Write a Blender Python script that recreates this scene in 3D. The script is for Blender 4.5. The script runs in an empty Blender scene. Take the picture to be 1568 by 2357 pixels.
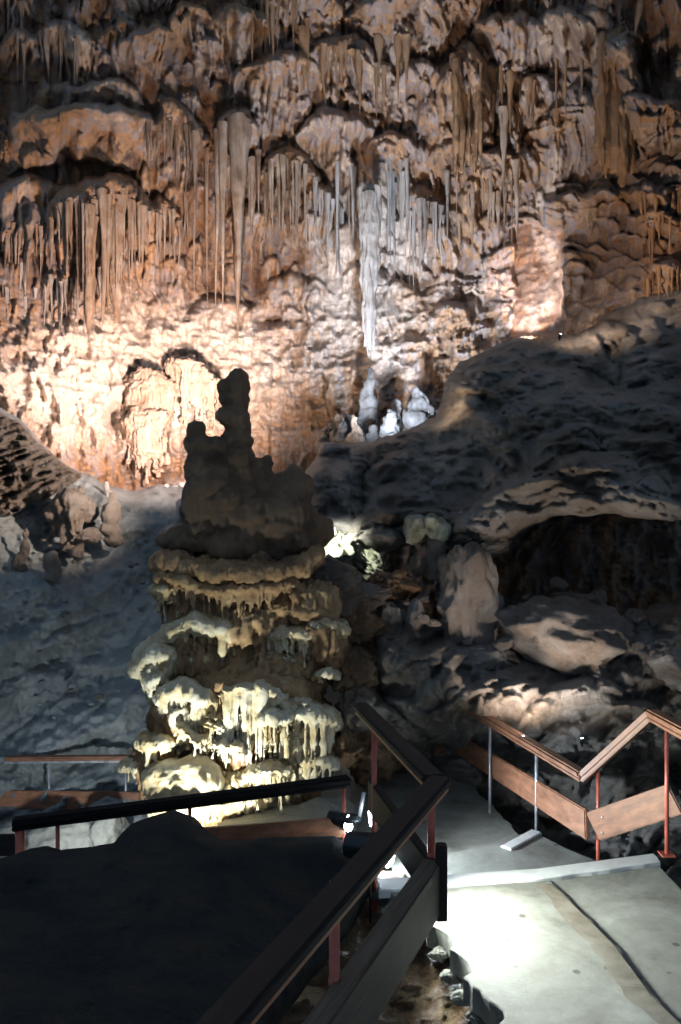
import bpy, bmesh, math, random
import numpy as np
from mathutils import Vector, Matrix
random.seed(7)
SC = bpy.context.scene
COL = SC.collection
FP, CU, CV = 1850.0, 784.0, 1178.5

def W(u, v, d):                       # survey point: bearing u, elevation v, distance d (metres)
    return Vector(((u-CU)/FP*d, d, (CV-v)/FP*d))

# ------------------------------------------------------------------ noise
def _h(ix, iy, iz, s):
    n = (ix*374761393 + iy*668265263 + iz*2147483647 + s*974634777) & 0xFFFFFFFF
    n = ((n ^ (n >> 13))*1274126177) & 0xFFFFFFFF
    n = ((n ^ (n >> 16))*2246822519) & 0xFFFFFFFF
    return ((n ^ (n >> 15)) & 0xFFFFFF)/float(0xFFFFFF)

def vn(P, s=0):
    """value noise -1..1, P (N,3)"""
    P = np.asarray(P, dtype=np.float64)
    i = np.floor(P).astype(np.int64); f = P-i; f = f*f*f*(f*(f*6-15)+10)
    x, y, z = i[:, 0], i[:, 1], i[:, 2]
    fx, fy, fz = f[:, 0], f[:, 1], f[:, 2]
    r = 0
    for dx in (0, 1):
        for dy in (0, 1):
            for dz in (0, 1):
                w = (fx if dx else 1-fx)*(fy if dy else 1-fy)*(fz if dz else 1-fz)
                r = r + w*_h(x+dx, y+dy, z+dz, s)
    return r*2-1

def fbm(P, sc, octv=4, s=0, g=0.5, ridged=False):
    P = np.asarray(P)*sc
    a, r, t = 1.0, 0, 0
    for o in range(octv):
        n = vn(P+o*17.3, s+o)
        if ridged: n = 1-2*np.abs(n)
        r = r + a*n; t += a; a *= g; P = P*2.03
    return r/t

def n1(x, s=0):
    x = np.asarray(x, dtype=np.float64).ravel()
    return vn(np.stack([x, x*0+0.5, x*0+0.5], 1), s)

def billow(P, sc, octv=3, s=0):
    P = np.asarray(P)*sc
    a, r, t = 1.0, 0, 0
    for o in range(octv):
        r = r + a*(1-np.abs(vn(P+o*9.1, s+o))*1.6)*-1; t += a; a *= .5; P = P*2.1
    return -r/t

# ------------------------------------------------------------------ materials
def rock_mat(name, cols, rough=.6, bump=.5, fine=9.0, streak=.25, big=.8, cav=0.0, dist=.03, spec=.5, spots=0):
    m = bpy.data.materials.new(name); m.use_nodes = True
    nt = m.node_tree; N = nt.nodes; L = nt.links
    N.clear()
    out = N.new('ShaderNodeOutputMaterial'); b = N.new('ShaderNodeBsdfPrincipled')
    L.new(b.outputs[0], out.inputs[0])
    geo = N.new('ShaderNodeNewGeometry')
    def noise(scale, vec=None, det=6, rgh=.6, d=0):
        n = N.new('ShaderNodeTexNoise'); n.inputs['Scale'].default_value = scale
        n.inputs['Detail'].default_value = det; n.inputs['Roughness'].default_value = rgh
        n.inputs['Distortion'].default_value = d
        L.new(vec or geo.outputs['Position'], n.inputs['Vector']); return n
    mp = N.new('ShaderNodeMapping'); mp.inputs['Scale'].default_value = (1, 1, .12)
    L.new(geo.outputs['Position'], mp.inputs['Vector'])
    nb = noise(big, det=5, d=.6); nf = noise(fine, det=8, rgh=.65)
    ns = noise(fine*.7, mp.outputs[0], det=5, rgh=.6)
    add = N.new('ShaderNodeMath'); add.operation = 'MULTIPLY_ADD'
    L.new(ns.outputs['Fac'], add.inputs[0]); add.inputs[1].default_value = streak
    L.new(nb.outputs['Fac'], add.inputs[2])
    add2 = N.new('ShaderNodeMath'); add2.operation = 'MULTIPLY_ADD'
    L.new(nf.outputs['Fac'], add2.inputs[0]); add2.inputs[1].default_value = .35
    L.new(add.outputs[0], add2.inputs[2])
    mr = N.new('ShaderNodeMapRange'); c = .5+.5*streak+.175
    mr.inputs[1].default_value = c-.27; mr.inputs[2].default_value = c+.27
    L.new(add2.outputs[0], mr.inputs[0])
    cr = N.new('ShaderNodeValToRGB'); e = cr.color_ramp.elements
    while len(e) < len(cols): e.new(.5)
    for i, col in enumerate(cols):
        e[i].position = i/(len(cols)-1); e[i].color = (*col, 1)
    L.new(mr.outputs[0], cr.inputs[0])
    colout = cr.outputs[0]
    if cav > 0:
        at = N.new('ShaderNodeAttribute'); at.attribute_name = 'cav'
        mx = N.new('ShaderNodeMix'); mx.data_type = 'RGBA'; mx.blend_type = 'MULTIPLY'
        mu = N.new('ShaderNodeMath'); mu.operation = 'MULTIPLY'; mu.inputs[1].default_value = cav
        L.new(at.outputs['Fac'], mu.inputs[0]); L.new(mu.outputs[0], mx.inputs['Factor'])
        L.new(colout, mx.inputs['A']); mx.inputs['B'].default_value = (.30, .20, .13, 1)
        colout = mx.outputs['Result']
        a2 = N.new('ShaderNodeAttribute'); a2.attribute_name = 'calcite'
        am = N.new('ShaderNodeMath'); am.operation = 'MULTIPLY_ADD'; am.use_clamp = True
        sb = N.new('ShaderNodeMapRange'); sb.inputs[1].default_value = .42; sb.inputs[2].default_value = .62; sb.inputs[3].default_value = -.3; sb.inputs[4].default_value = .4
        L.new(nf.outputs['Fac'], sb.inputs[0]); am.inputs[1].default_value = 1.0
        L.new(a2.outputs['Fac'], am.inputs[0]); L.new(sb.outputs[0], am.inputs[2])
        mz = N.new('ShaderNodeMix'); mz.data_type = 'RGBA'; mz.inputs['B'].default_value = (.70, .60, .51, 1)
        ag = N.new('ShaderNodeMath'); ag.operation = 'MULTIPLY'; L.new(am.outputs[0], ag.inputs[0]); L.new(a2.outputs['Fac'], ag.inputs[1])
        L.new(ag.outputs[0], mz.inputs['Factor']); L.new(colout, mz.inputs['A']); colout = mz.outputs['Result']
    if spots:
        v2 = N.new('ShaderNodeTexVoronoi'); v2.inputs['Scale'].default_value = spots; L.new(geo.outputs['Position'], v2.inputs['Vector'])
        sm = N.new('ShaderNodeMapRange'); sm.inputs[1].default_value = .10; sm.inputs[2].default_value = .16; sm.inputs[3].default_value = .85; sm.inputs[4].default_value = 0
        L.new(v2.outputs['Distance'], sm.inputs[0])
        sc_ = N.new('ShaderNodeSeparateColor'); L.new(v2.outputs['Color'], sc_.inputs[0])
        gt = N.new('ShaderNodeMath'); gt.operation = 'GREATER_THAN'; gt.inputs[1].default_value = .72; L.new(sc_.outputs[0], gt.inputs[0])
        mm = N.new('ShaderNodeMath'); mm.operation = 'MULTIPLY'; L.new(sm.outputs[0], mm.inputs[0]); L.new(gt.outputs[0], mm.inputs[1])
        ms = N.new('ShaderNodeMix'); ms.data_type = 'RGBA'; ms.inputs['B'].default_value = (.05, .05, .04, 1)
        L.new(mm.outputs[0], ms.inputs['Factor']); L.new(colout, ms.inputs['A']); colout = ms.outputs['Result']
    L.new(colout, b.inputs['Base Color'])
    rr = N.new('ShaderNodeMapRange'); rr.inputs[3].default_value = rough-.17; rr.inputs[4].default_value = rough+.2
    L.new(nf.outputs['Fac'], rr.inputs[0]); L.new(rr.outputs[0], b.inputs['Roughness'])
    b.inputs['Specular IOR Level'].default_value = spec
    vo = N.new('ShaderNodeTexVoronoi'); vo.inputs['Scale'].default_value = fine*1.6; vo.feature = 'SMOOTH_F1'
    wv = N.new('ShaderNodeVectorMath'); wv.operation = 'ADD'
    L.new(geo.outputs['Position'], wv.inputs[0]); L.new(nf.outputs['Color'], wv.inputs[1])
    L.new(wv.outputs[0], vo.inputs['Vector'])
    h = N.new('ShaderNodeMath'); h.operation = 'MULTIPLY_ADD'
    L.new(vo.outputs['Distance'], h.inputs[0]); h.inputs[1].default_value = .6
    L.new(nf.outputs['Fac'], h.inputs[2])
    bp = N.new('ShaderNodeBump'); bp.inputs['Strength'].default_value = bump; bp.inputs['Distance'].default_value = dist
    L.new(h.outputs[0], bp.inputs['Height']); L.new(bp.outputs[0], b.inputs['Normal'])
    return m

M = {}
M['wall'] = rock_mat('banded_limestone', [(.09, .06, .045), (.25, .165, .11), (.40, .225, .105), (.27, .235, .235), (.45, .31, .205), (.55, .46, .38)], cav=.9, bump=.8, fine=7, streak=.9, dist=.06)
M['drip'] = rock_mat('tan_dripstone', [(.11, .07, .045), (.27, .175, .11), (.33, .25, .19), (.46, .37, .28)], bump=.9, fine=9, streak=1.1, rough=.5, big=2.5)
M['drip_orange'] = rock_mat('orange_dripstone', [(.12, .065, .03), (.34, .19, .09), (.30, .22, .15)], bump=.9, fine=9, streak=.9, rough=.5)
M['calcite'] = rock_mat('white_calcite', [(.15, .12, .10), (.34, .31, .28), (.46, .44, .42)], bump=.7, fine=12, streak=.9, rough=.45)
M['pink'] = rock_mat('pinkish_flowstone', [(.26, .17, .11), (.46, .35, .27), (.60, .52, .44)], bump=.7, fine=11, streak=.8, rough=.45)
M['cream'] = rock_mat('cream_flowstone', [(.20, .11, .045), (.46, .36, .2), (.56, .50, .38), (.64, .60, .49)], bump=.5, fine=14, streak=.6, rough=.45, big=1.6)
M['brownflow'] = rock_mat('brown_flowstone', [(.10, .055, .027), (.30, .175, .08), (.45, .31, .17)], bump=.6, fine=12, streak=.5, rough=.5, big=1.5)
M['greyflow'] = rock_mat('grey_dripstone', [(.06, .055, .05), (.17, .165, .16), (.26, .26, .26)], bump=1.0, fine=12, streak=.8, rough=.45, big=2.5)
M['darkflow'] = rock_mat('shaded_brown_flowstone', [(.05, .03, .018), (.15, .09, .05), (.25, .16, .09)], bump=.8, fine=12, streak=.5, rough=.55, big=1.5)  # brown upper flowstone, with the lamp falloff put into its colour
M['greyslope'] = rock_mat('grey_smooth_rock', [(.09, .10, .105), (.19, .215, .22), (.32, .33, .32)], bump=.7, fine=6, streak=.0, rough=.6, big=.9)
M['darkrock'] = rock_mat('dark_grey_rock', [(.06, .055, .05), (.15, .12, .09), (.23, .215, .20), (.42, .33, .25)], bump=1.0, fine=8, streak=.1, rough=.5, big=1.2, dist=.05)
M['boulder'] = rock_mat('brown_boulder', [(.07, .05, .04), (.19, .145, .11), (.26, .23, .205), (.42, .37, .32)], bump=1.0, fine=11, streak=.1, rough=.42, big=1.6, dist=.04)
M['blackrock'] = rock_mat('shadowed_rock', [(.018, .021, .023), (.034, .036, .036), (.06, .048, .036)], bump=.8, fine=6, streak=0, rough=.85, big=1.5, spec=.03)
M['wetrock'] = rock_mat('wet_brown_rock', [(.05, .035, .02), (.16, .09, .045), (.34, .24, .13)], bump=1.0, fine=9, streak=0, rough=.35, big=3)
M['green'] = rock_mat('algae_tinted_rock', [(.05, .055, .03), (.24, .25, .16), (.50, .48, .38), (.62, .60, .54)], bump=1.0, fine=16, streak=0, rough=.5, big=5)
M['floor'] = rock_mat('cave_floor_clay', [(.12, .115, .10), (.22, .215, .19), (.32, .31, .27)], bump=.5, fine=5, streak=0, rough=.6, big=1)
M['concrete'] = rock_mat('rough_concrete', [(.10, .095, .075), (.22, .215, .18), (.31, .31, .27), (.42, .42, .385)], bump=.8, fine=20, streak=0, rough=.6, big=2.2, dist=.02, spots=7)
M['concrete_dark'] = rock_mat('worn_concrete', [(.04, .032, .022), (.11, .092, .065), (.20, .175, .135), (.28, .26, .22)], bump=.5, fine=20, streak=0, rough=.6, big=3, dist=.02)
M['nosing'] = rock_mat('pale_step_edging', [(.42, .43, .40), (.66, .66, .63), (.78, .78, .76)], bump=.3, fine=16, streak=0, rough=.55, big=3, dist=.01)

def plain_mat(name, col, rough=.5, metal=0, grain=None, spec=.5):
    m = bpy.data.materials.new(name); m.use_nodes = True
    nt = m.node_tree; N = nt.nodes; L = nt.links; b = N['Principled BSDF']
    tc = N.new('ShaderNodeTexCoord'); mp = N.new('ShaderNodeMapping')
    mp.inputs['Scale'].default_value = grain or (1, 1, 1)
    L.new(tc.outputs['Object'], mp.inputs[0])
    n = N.new('ShaderNodeTexNoise'); n.inputs['Scale'].default_value = 14; n.inputs['Detail'].default_value = 7
    n.inputs['Roughness'].default_value = .65
    L.new(mp.outputs[0], n.inputs['Vector'])
    cr = N.new('ShaderNodeValToRGB'); e = cr.color_ramp.elements
    e[0].position = .3; e[0].color = (*[c*.45 for c in col], 1)
    e[1].position = .68; e[1].color = (*[min(1, c*1.25) for c in col], 1)
    L.new(n.outputs['Fac'], cr.inputs[0]); L.new(cr.outputs[0], b.inputs['Base Color'])
    mr = N.new('ShaderNodeMapRange'); mr.inputs[3].default_value = rough-.12; mr.inputs[4].default_value = rough+.15
    L.new(n.outputs['Fac'], mr.inputs[0]); L.new(mr.outputs[0], b.inputs['Roughness'])
    b.inputs['Metallic'].default_value = metal; b.inputs['Specular IOR Level'].default_value = spec
    bp = N.new('ShaderNodeBump'); bp.inputs['Strength'].default_value = .35; bp.inputs['Distance'].default_value = .004
    L.new(n.outputs['Fac'], bp.inputs['Height']); L.new(bp.outputs[0], b.inputs['Normal'])
    return m
M['wood'] = plain_mat('stained_timber', (.235, .105, .058), .5, grain=(.6, 2, 2))
M['wood_dark'] = plain_mat('dark_timber', (.022, .018, .016), .62, grain=(.25, 4, 4), spec=.2)
M['wood_black'] = plain_mat('silhouetted_timber', (.014, .014, .015), .85, grain=(.25, 4, 4), spec=.05)  # silhouette darkness of the middle handrail put into the timber colour
M['wood_grey'] = plain_mat('weathered_timber', (.10, .08, .06), .6, grain=(.25, 4, 4), spec=.3)
M['wood_edge'] = plain_mat('lit_timber_edge', (.38, .16, .075), .5, grain=(.25, 4, 4))  # orange light along the rail edge painted as timber colour
M['post'] = plain_mat('rusty_painted_steel', (.42, .10, .065), .4, .1, grain=(1, 1, .4))
M['post_pale'] = plain_mat('galvanised_steel', (.55, .55, .58), .35, .6, grain=(1, 1, .4))
M['housing'] = plain_mat('lamp_housing_metal', (.03, .035, .04), .35, .5)

def emit_mat(name, col, s):
    m = bpy.data.materials.new(name); m.use_nodes = True
    b = m.node_tree.nodes['Principled BSDF']
    b.inputs['Base Color'].default_value = (.8, .8, .8, 1)
    b.inputs['Emission Color'].default_value = (*col, 1); b.inputs['Emission Strength'].default_value = s
    return m
M['glow'] = emit_mat('lit_lamp_glass', (.75, .9, 1), 60)
M['glow_warm'] = emit_mat('lit_warm_lamp_glass', (1, .75, .5), 6)

# ------------------------------------------------------------------ object helpers
def tag(o, label=None, cat=None, group=None, kind=None):
    if label: o['label'] = label
    if cat: o['category'] = cat
    if group: o['group'] = group
    if kind: o['kind'] = kind
    return o

def empty(name, loc, label, cat, group=None):
    o = bpy.data.objects.new(name, None); COL.objects.link(o); o.location = loc
    o.empty_display_size = .1
    return tag(o, label, cat, group)

def link(name, me, mat, parent=None, smooth=True):
    o = bpy.data.objects.new(name, me); COL.objects.link(o)
    if mat and not me.materials: me.materials.append(mat)
    if smooth: me.polygons.foreach_set('use_smooth', [True]*len(me.polygons))
    if parent:
        o.parent = parent
        o.matrix_parent_inverse = Matrix.Translation(-Vector(parent.location)) if parent.parent is None else parent_inv(parent)
    return o

def parent_inv(p):
    m = Matrix.Identity(4)
    while p:
        m = m @ Matrix.Translation(-Vector(p.location)); p = p.parent
    return m

def bm_obj(name, bm, mat, parent=None, smooth=False):
    me = bpy.data.meshes.new(name); bm.to_mesh(me); bm.free()
    return link(name, me, mat, parent, smooth)

def grid_mesh(name, co, faces):
    me = bpy.data.meshes.new(name)
    me.vertices.add(len(co)); me.vertices.foreach_set('co', np.asarray(co, dtype=np.float32).ravel())
    nf = len(faces)
    me.loops.add(nf*4); me.loops.foreach_set('vertex_index', np.asarray(faces, dtype=np.int32).ravel())
    me.polygons.add(nf); me.polygons.foreach_set('loop_start', np.arange(0, nf*4, 4, dtype=np.int32))
    me.update(); me.validate()
    return me

# ------------------------------------------------------------------ distance surveys
def tps(pts):
    P = np.array([(p[0]/500, p[1]/500) for p in pts]); d = np.array([p[2] for p in pts])
    n = len(P)
    def K(A, B):
        r2 = ((A[:, None, :]-B[None, :, :])**2).sum(-1)
        return .5*r2*np.log(r2+1e-9)
    A = np.zeros((n+3, n+3)); A[:n, :n] = K(P, P)+np.eye(n)*.02
    A[:n, n] = 1; A[:n, n+1:] = P; A[n, :n] = 1; A[n+1:, :n] = P.T
    w = np.linalg.solve(A, np.concatenate([d, [0, 0, 0]]))
    def f(u, v):
        Q = np.stack([np.ravel(u)/500., np.ravel(v)/500.], 1)
        out = w[n]+Q@w[n+1:]
        for i in range(n):
            r2 = ((Q-P[i])**2).sum(1); out = out+w[i]*.5*r2*np.log(r2+1e-9)
        return out
    return f

def uvw(u, v, d):
    return np.stack([(u-CU)/FP*d, d, (CV-v)/FP*d], 1)

def sdpoly(u, v, poly):
    P = np.array(poly, dtype=float); n = len(P)
    d = np.full(u.shape, 1e9); ins = np.zeros(u.shape, bool)
    for i in range(n):
        a, b = P[i], P[(i+1) % n]; ab = b-a
        t = np.clip(((u-a[0])*ab[0]+(v-a[1])*ab[1])/(ab@ab+1e-9), 0, 1)
        d = np.minimum(d, np.hypot(u-a[0]-t*ab[0], v-a[1]-t*ab[1]))
        c = ((a[1] > v) != (b[1] > v)) & (u < (b[0]-a[0])*(v-a[1])/(b[1]-a[1]+1e-12)+a[0])
        ins ^= c
    return np.where(ins, d, -d)

def relief(name, poly, pts, mat, step=4, w=60, R=1.0, disp=None, jag=10, jsc=.02, parent=None, extra=None):
    """a rock mass: front surface surveyed by (bearing, elevation, distance), edges rolling back into the cave"""
    P = np.array(poly, float)
    us = np.arange(P[:, 0].min()-10, P[:, 0].max()+10, step); vs = np.arange(P[:, 1].min()-10, P[:, 1].max()+10, step)
    U, V = np.meshgrid(us, vs); sh = U.shape; U = U.ravel(); V = V.ravel()
    sd = sdpoly(U, V, poly)
    sd = sd+jag*fbm(np.stack([U, V, U*0], 1), jsc, 3, 5)
    gy, gx = np.gradient(sd.reshape(sh), step); gx = gx.ravel(); gy = gy.ravel(); g2 = gx**2+gy**2+.05
    out_ = (sd <= 0) & (sd > -1.6*step)
    U = np.where(out_, U-sd*gx/g2, U); V = np.where(out_, V-sd*gy/g2, V)
    D = tps(pts)(U, V)
    t = np.clip(sd/w, 0, 1)
    D = D+R*(1-np.sqrt(np.clip(1-(1-t)**2, 0, 1)))
    co = uvw(U, V, D)
    if disp is not None: D = D-disp(co, U, V)
    if extra is not None: D = D-extra(U, V)
    co = uvw(U, V, D)
    idx = np.arange(len(U)).reshape(sh)
    F = np.stack([idx[:-1, :-1], idx[1:, :-1], idx[1:, 1:], idx[:-1, 1:]], -1).reshape(-1, 4)
    ok = (sd > -1.6*step)
    F = F[ok[F].all(1)]
    used = np.zeros(len(U), bool); used[F.ravel()] = True
    remap = np.cumsum(used)-1
    me = grid_mesh(name, co[used], remap[F])
    return link(name, me, mat, parent)

# ------------------------------------------------------------------ organic bodies (union of lumps and cones, fused then weathered)
def ell(bm, c, r, sub=2, seed=None):
    r = (r, r, r) if isinstance(r, (int, float)) else r
    res = bmesh.ops.create_icosphere(bm, subdivisions=sub, radius=1)
    rx = random.Random(seed) if seed is not None else random
    rot = Matrix.Rotation(rx.uniform(-.2, .2), 3, 'Y')
    for v in res['verts']:
        v.co = rot @ Vector((v.co.x*r[0], v.co.y*r[1], v.co.z*r[2]))+Vector(c)

def taper(bm, a, b, r0, r1, rings=6, sides=9, wob=.15, power=.8):
    a = Vector(a); b = Vector(b); prev = None; vs = []
    ph = random.uniform(0, 6)
    for i in range(rings+1):
        t = i/rings; r = (r0*(1-t)**power+r1*(1-(1-t)**power))*(1+wob*math.sin(ph+t*9))
        c = a.lerp(b, t)+Vector((math.sin(ph+t*5), math.cos(ph+t*4), 0))*r0*wob*.5
        ring = [bm.verts.new(c+Vector((math.cos(k*2*math.pi/sides)*r, math.sin(k*2*math.pi/sides)*r, 0))) for k in range(sides)]
        if prev:
            for k in range(sides):
                bm.faces.new((prev[k], ring[k], ring[(k+1) % sides], prev[(k+1) % sides]))
        else: top = ring
        prev = ring
    bm.faces.new(list(reversed(top))[::-1]); bm.faces.new(list(reversed(prev)))

def fuse(name, bm, mat, vox=.02, nz=.03, nsc=5, fl=0.0, parent=None, smooth=1):
    bmesh.ops.recalc_face_normals(bm, faces=bm.faces)
    me = bpy.data.meshes.new(name+'_raw'); bm.to_mesh(me); bm.free()
    tmp = bpy.data.objects.new(name+'_raw', me); COL.objects.link(tmp)
    md = tmp.modifiers.new('r', 'REMESH'); md.mode = 'VOXEL'; md.voxel_size = vox
    if smooth:
        ms = tmp.modifiers.new('s', 'SMOOTH'); ms.iterations = smooth; ms.factor = .5
    dg = bpy.context.evaluated_depsgraph_get(); dg.update()
    ev = tmp.evaluated_get(dg); res = bpy.data.meshes.new_from_object(ev)
    bpy.data.objects.remove(tmp); bpy.data.meshes.remove(me)
    n = len(res.vertices); co = np.empty(n*3, np.float32); res.vertices.foreach_get('co', co); co = co.reshape(-1, 3).astype(float)
    no = np.empty(n*3, np.float32); res.vertex_normals.foreach_get('vector', no); no = no.reshape(-1, 3)
    d = nz*fbm(co, nsc, 4, 3)
    if fl:
        Q = co.copy(); Q[:, 2] *= .12
        d = d-fl*np.abs(fbm(Q, 22, 2, 8))
    co = co+no*d[:, None]
    res.vertices.foreach_set('co', co.astype(np.float32).ravel()); res.update()
    res.name = name
    return link(name, res, mat, parent)

def px(n, d): return n/FP*d

def tier(bm, pts, D, R, sp=13, r=9, rows=2, dy=.12, cap=1.7, rnd=None, jit=.12, tipr=.18):
    """a flowstone ledge: rounded cap with a fringe of dripping tips"""
    rnd = rnd or random
    us = [p[0] for p in pts]; vt = [p[1] for p in pts]; vb = [p[2] for p in pts]
    u0, u1 = us[0], us[-1]
    for row in range(rows):
        u = u0+sp*.3*row
        while u < u1:
            x = (2*(u-u0)/(u1-u0)-1)*.97
            d = D+R*(1-math.sqrt(1-x*x))+row*dy+rnd.uniform(-.03, .03)
            t = float(np.interp(u, us, vt)); b = float(np.interp(u, us, vb))
            L = b-t; t += rnd.uniform(-.05, .05)*L; b = t+L*(1+rnd.uniform(-2.2*jit, jit)) - row*L*.08
            rr = r*rnd.uniform(.6, 1.4)
            ca = cap*r*(1+.25*rnd.random())
            ell(bm, W(u, t+ca*.9, d+.06), (px(ca*1.25, d), px(ca, d)+.09, px(ca*1.25, d)), 2)
            taper(bm, W(u, t+ca*.6, d), W(u, b, d), px(rr, d), px(rr*tipr, d), wob=.12, power=rnd.uniform(.6, 1.1))
            u += sp*rnd.uniform(.7, 1.35)

# ================================================================== THE CAVE WALL
WALL_PTS = [(-250, -150, 12.6), (200, -150, 13), (500, -150, 13.2), (800, -150, 12.4), (1200, -150, 10.8), (1568, -150, 8.6), (1820, -150, 7.6),
            (-250, 250, 12.8), (200, 250, 13.2), (500, 250, 13.8), (800, 250, 13.6), (1200, 250, 12.2), (1568, 250, 9.8), (1820, 250, 8.4),
            (-250, 650, 12), (100, 650, 13), (400, 650, 14.4), (800, 650, 14.2), (1200, 650, 12.6), (1400, 650, 11.4), (1568, 650, 10), (1820, 650, 8.6),
            (-250, 950, 11), (0, 950, 11.6), (300, 950, 13.4), (600, 950, 13.6), (800, 950, 13.4), (1000, 950, 12.6), (1300, 950, 10.8), (1568, 950, 9.6),
            (-250, 1300, 11), (300, 1300, 13.4), (700, 1300, 12.8), (1000, 1300, 11.0), (1300, 1300, 10), (1568, 1300, 9.4), (1820, 1300, 9), (-250, 1750, 10.8), (300, 1750, 12.4), (700, 1750, 12), (1000, 1750, 10.8), (1300, 1750, 10), (1568, 1750, 9.6), (1820, 1750, 9.2)]
STEP = 3.0
us = np.arange(-230, 1800, STEP); vs = np.arange(-150, 1760, STEP)
UU, VV = np.meshgrid(us, vs)
wall_base = tps(WALL_PTS)(UU, VV).reshape(UU.shape)

_q = np.stack([UU.ravel()/90., VV.ravel()/90., UU.ravel()*0], 1)
WU = UU+(16*fbm(_q, 1, 3, 801)+5*fbm(_q, 4, 2, 803)).reshape(UU.shape); WV = VV+(34*fbm(_q, .9, 3, 811)+9*fbm(_q, 3.5, 2, 813)).reshape(UU.shape)
def add_drape(field, u0, v0, w, h, A, fpx, seed, arch=.25, fa=.75, jagf=.4):
    i0, i1 = int((u0-w-us[0]-20)/STEP), int((u0+w-us[0]+20)/STEP)+1
    j0, j1 = int((v0-vs[0]-40)/STEP)-1, int((v0+h*(1+arch)-vs[0]+40)/STEP)+2
    i0, j0 = max(i0, 0), max(j0, 0); i1, j1 = min(i1, len(us)), min(j1, len(vs))
    if i1-i0 < 2 or j1-j0 < 2: return
    U = WU[j0:j1, i0:i1]; V = WV[j0:j1, i0:i1]
    x = np.clip((U-u0)/w, -1, 1); c = np.sqrt(np.clip(1-x*x, 0, 1))
    jg = 1-jagf*(.5+.5*n1(U/fpx*.9, seed).reshape(U.shape))-jagf*.5*x*x
    y = (V-v0-h*arch*x*x)/(h*jg)
    up = np.sqrt(np.clip(1-(1-np.clip(y/.2, 0, 1))**2, 0, 1))
    pr = np.where(y < .2, up, 1-.5*(y-.2)/.8); pr = np.where((y < 0), 0, pr)
    end = np.clip((1-y)/.05, 0, 1); pr = pr*np.sqrt(end)
    wob = 2.5*n1(V/60., seed+3).reshape(U.shape)
    fl = np.abs(n1((U+wob)/fpx+seed*3.1, seed+9).reshape(U.shape))
    P = A*pr*(.3+.7*c)*(1-fa*np.clip(y*1.5, .15, 1)*(1-fl)**2)
    P = np.where(np.abs((U-u0)/w) < 1, P, 0)
    field[j0:j1, i0:i1] = np.maximum(field[j0:j1, i0:i1], P)

rw = random.Random(11)
big = np.zeros_like(UU); med = np.zeros_like(UU); sml = np.zeros_like(UU)
HAND = [(185, 225, 165, 190, 1.1, 40), (240, 395, 140, 320, 1.2, 9), (60, 400, 110, 230, .6, 14), (335, 60, 60, 110, .7, 12), (200, 180, 120, 110, .5, 25),
        (400, 240, 85, 240, .6, 9), (545, 232, 55, 220, .8, 16), (570, 10, 95, 190, .6, 11), (660, 350, 75, 190, .6, 9), (560, 465, 45, 190, .4, 9),
        (370, 445, 50, 200, .4, 9), (800, 90, 110, 210, .7, 14), (960, 120, 60, 200, .5, 12), (1070, 108, 62, 330, .8, 15), (1165, 225, 28, 240, .5, 12),
        (1250, 170, 60, 150, .4, 12), (1330, 190, 60, 260, .5, 12), (1425, 65, 60, 380, .9, 14), (1510, 465, 60, 120, .6, 10), (1535, 590, 60, 140, .5, 10),
        (960, 425, 50, 250, .5, 9), (1050, 480, 50, 160, .4, 9), (740, 425, 55, 220, .5, 9), (870, 420, 60, 240, .5, 9), (120, 60, 60, 140, .4, 14),
        (40, 60, 50, 160, .4, 14), (450, 20, 60, 120, .5, 10), (1300, 20, 80, 150, .5, 16), (700, -40, 90, 170, .6, 12), (930, -30, 110, 130, .7, 25), (770, 250, 90, 170, .8, 13), (900, 300, 70, 130, .6, 12), (640, 120, 100, 180, .8, 14), (1180, 20, 90, 170, .7, 14), (1490, 200, 80, 180, .8, 14), (1340, 430, 90, 120, .6, 16), (1130, 330, 60, 170, .6, 11), (1000, 520, 80, 130, .5, 10)]
for i, (a, b, c, d, e, f) in enumerate(HAND): add_drape(big, a, b, c, d, e, f, i+1)
for i in range(120):
    u, v = rw.uniform(-220, 1780), rw.uniform(-150, 780)
    if u < 700 and 100 < v < 520: continue
    add_drape(big, u, v, rw.uniform(35, 80), rw.uniform(90, 220), rw.uniform(.15, .45), rw.uniform(9, 16), 50+i)
for i in range(560):
    u, v = rw.uniform(-220, 1780), rw.uniform(-150, 880)
    if u < 420 and 120 < v < 470 and rw.random() < .75: continue
    if 1290 < u and v > 250: continue
    add_drape(med, u, v, rw.uniform(10, 34), rw.uniform(60, 210), rw.uniform(.08, .30), rw.uniform(6, 11), 300+i, jagf=.45)
for i in range(1500):
    u, v = rw.uniform(-220, 1780), rw.uniform(-150, 1050)
    if u < 420 and 120 < v < 470 and rw.random() < .8: continue
    if 1290 < u and v > 250: continue
    add_drape(sml, u, v, rw.uniform(4, 12), rw.uniform(30, 120), rw.uniform(.05, .16), rw.uniform(5, 8), 1200+i, jagf=.5)
for i in range(520):                              # scalloped shelves on the right
    u, v = rw.uniform(1180, 1790), rw.uniform(240, 1250)
    if rw.random() < .3: u = rw.uniform(980, 1200); v = rw.uniform(620, 900)
    add_drape(med, u, v, rw.uniform(24, 62), rw.uniform(18, 46), rw.uniform(.08, .24), 16, 4000+i, arch=.6, fa=.25, jagf=.15)
co0 = uvw(UU.ravel(), VV.ravel(), wall_base.ravel())
Pv = co0.copy(); Pv[:, 2] *= .35
n_big = fbm(co0, .45, 4, 21).reshape(UU.shape)
n_mid = fbm(Pv, 2.2, 4, 31, ridged=True).reshape(UU.shape)
_w = np.stack([.10*fbm(co0, 1.2, 3, 401), co0[:, 0]*0, co0[:, 0]*0], 1)
Pf = (co0+_w); Pf[:, 2] *= .13
n_fl = fbm(Pf, 4.2, 3, 33, ridged=True).reshape(UU.shape)
n_fl2 = (1-np.abs(vn(Pf*11.0, 35))*2).reshape(UU.shape)
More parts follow.
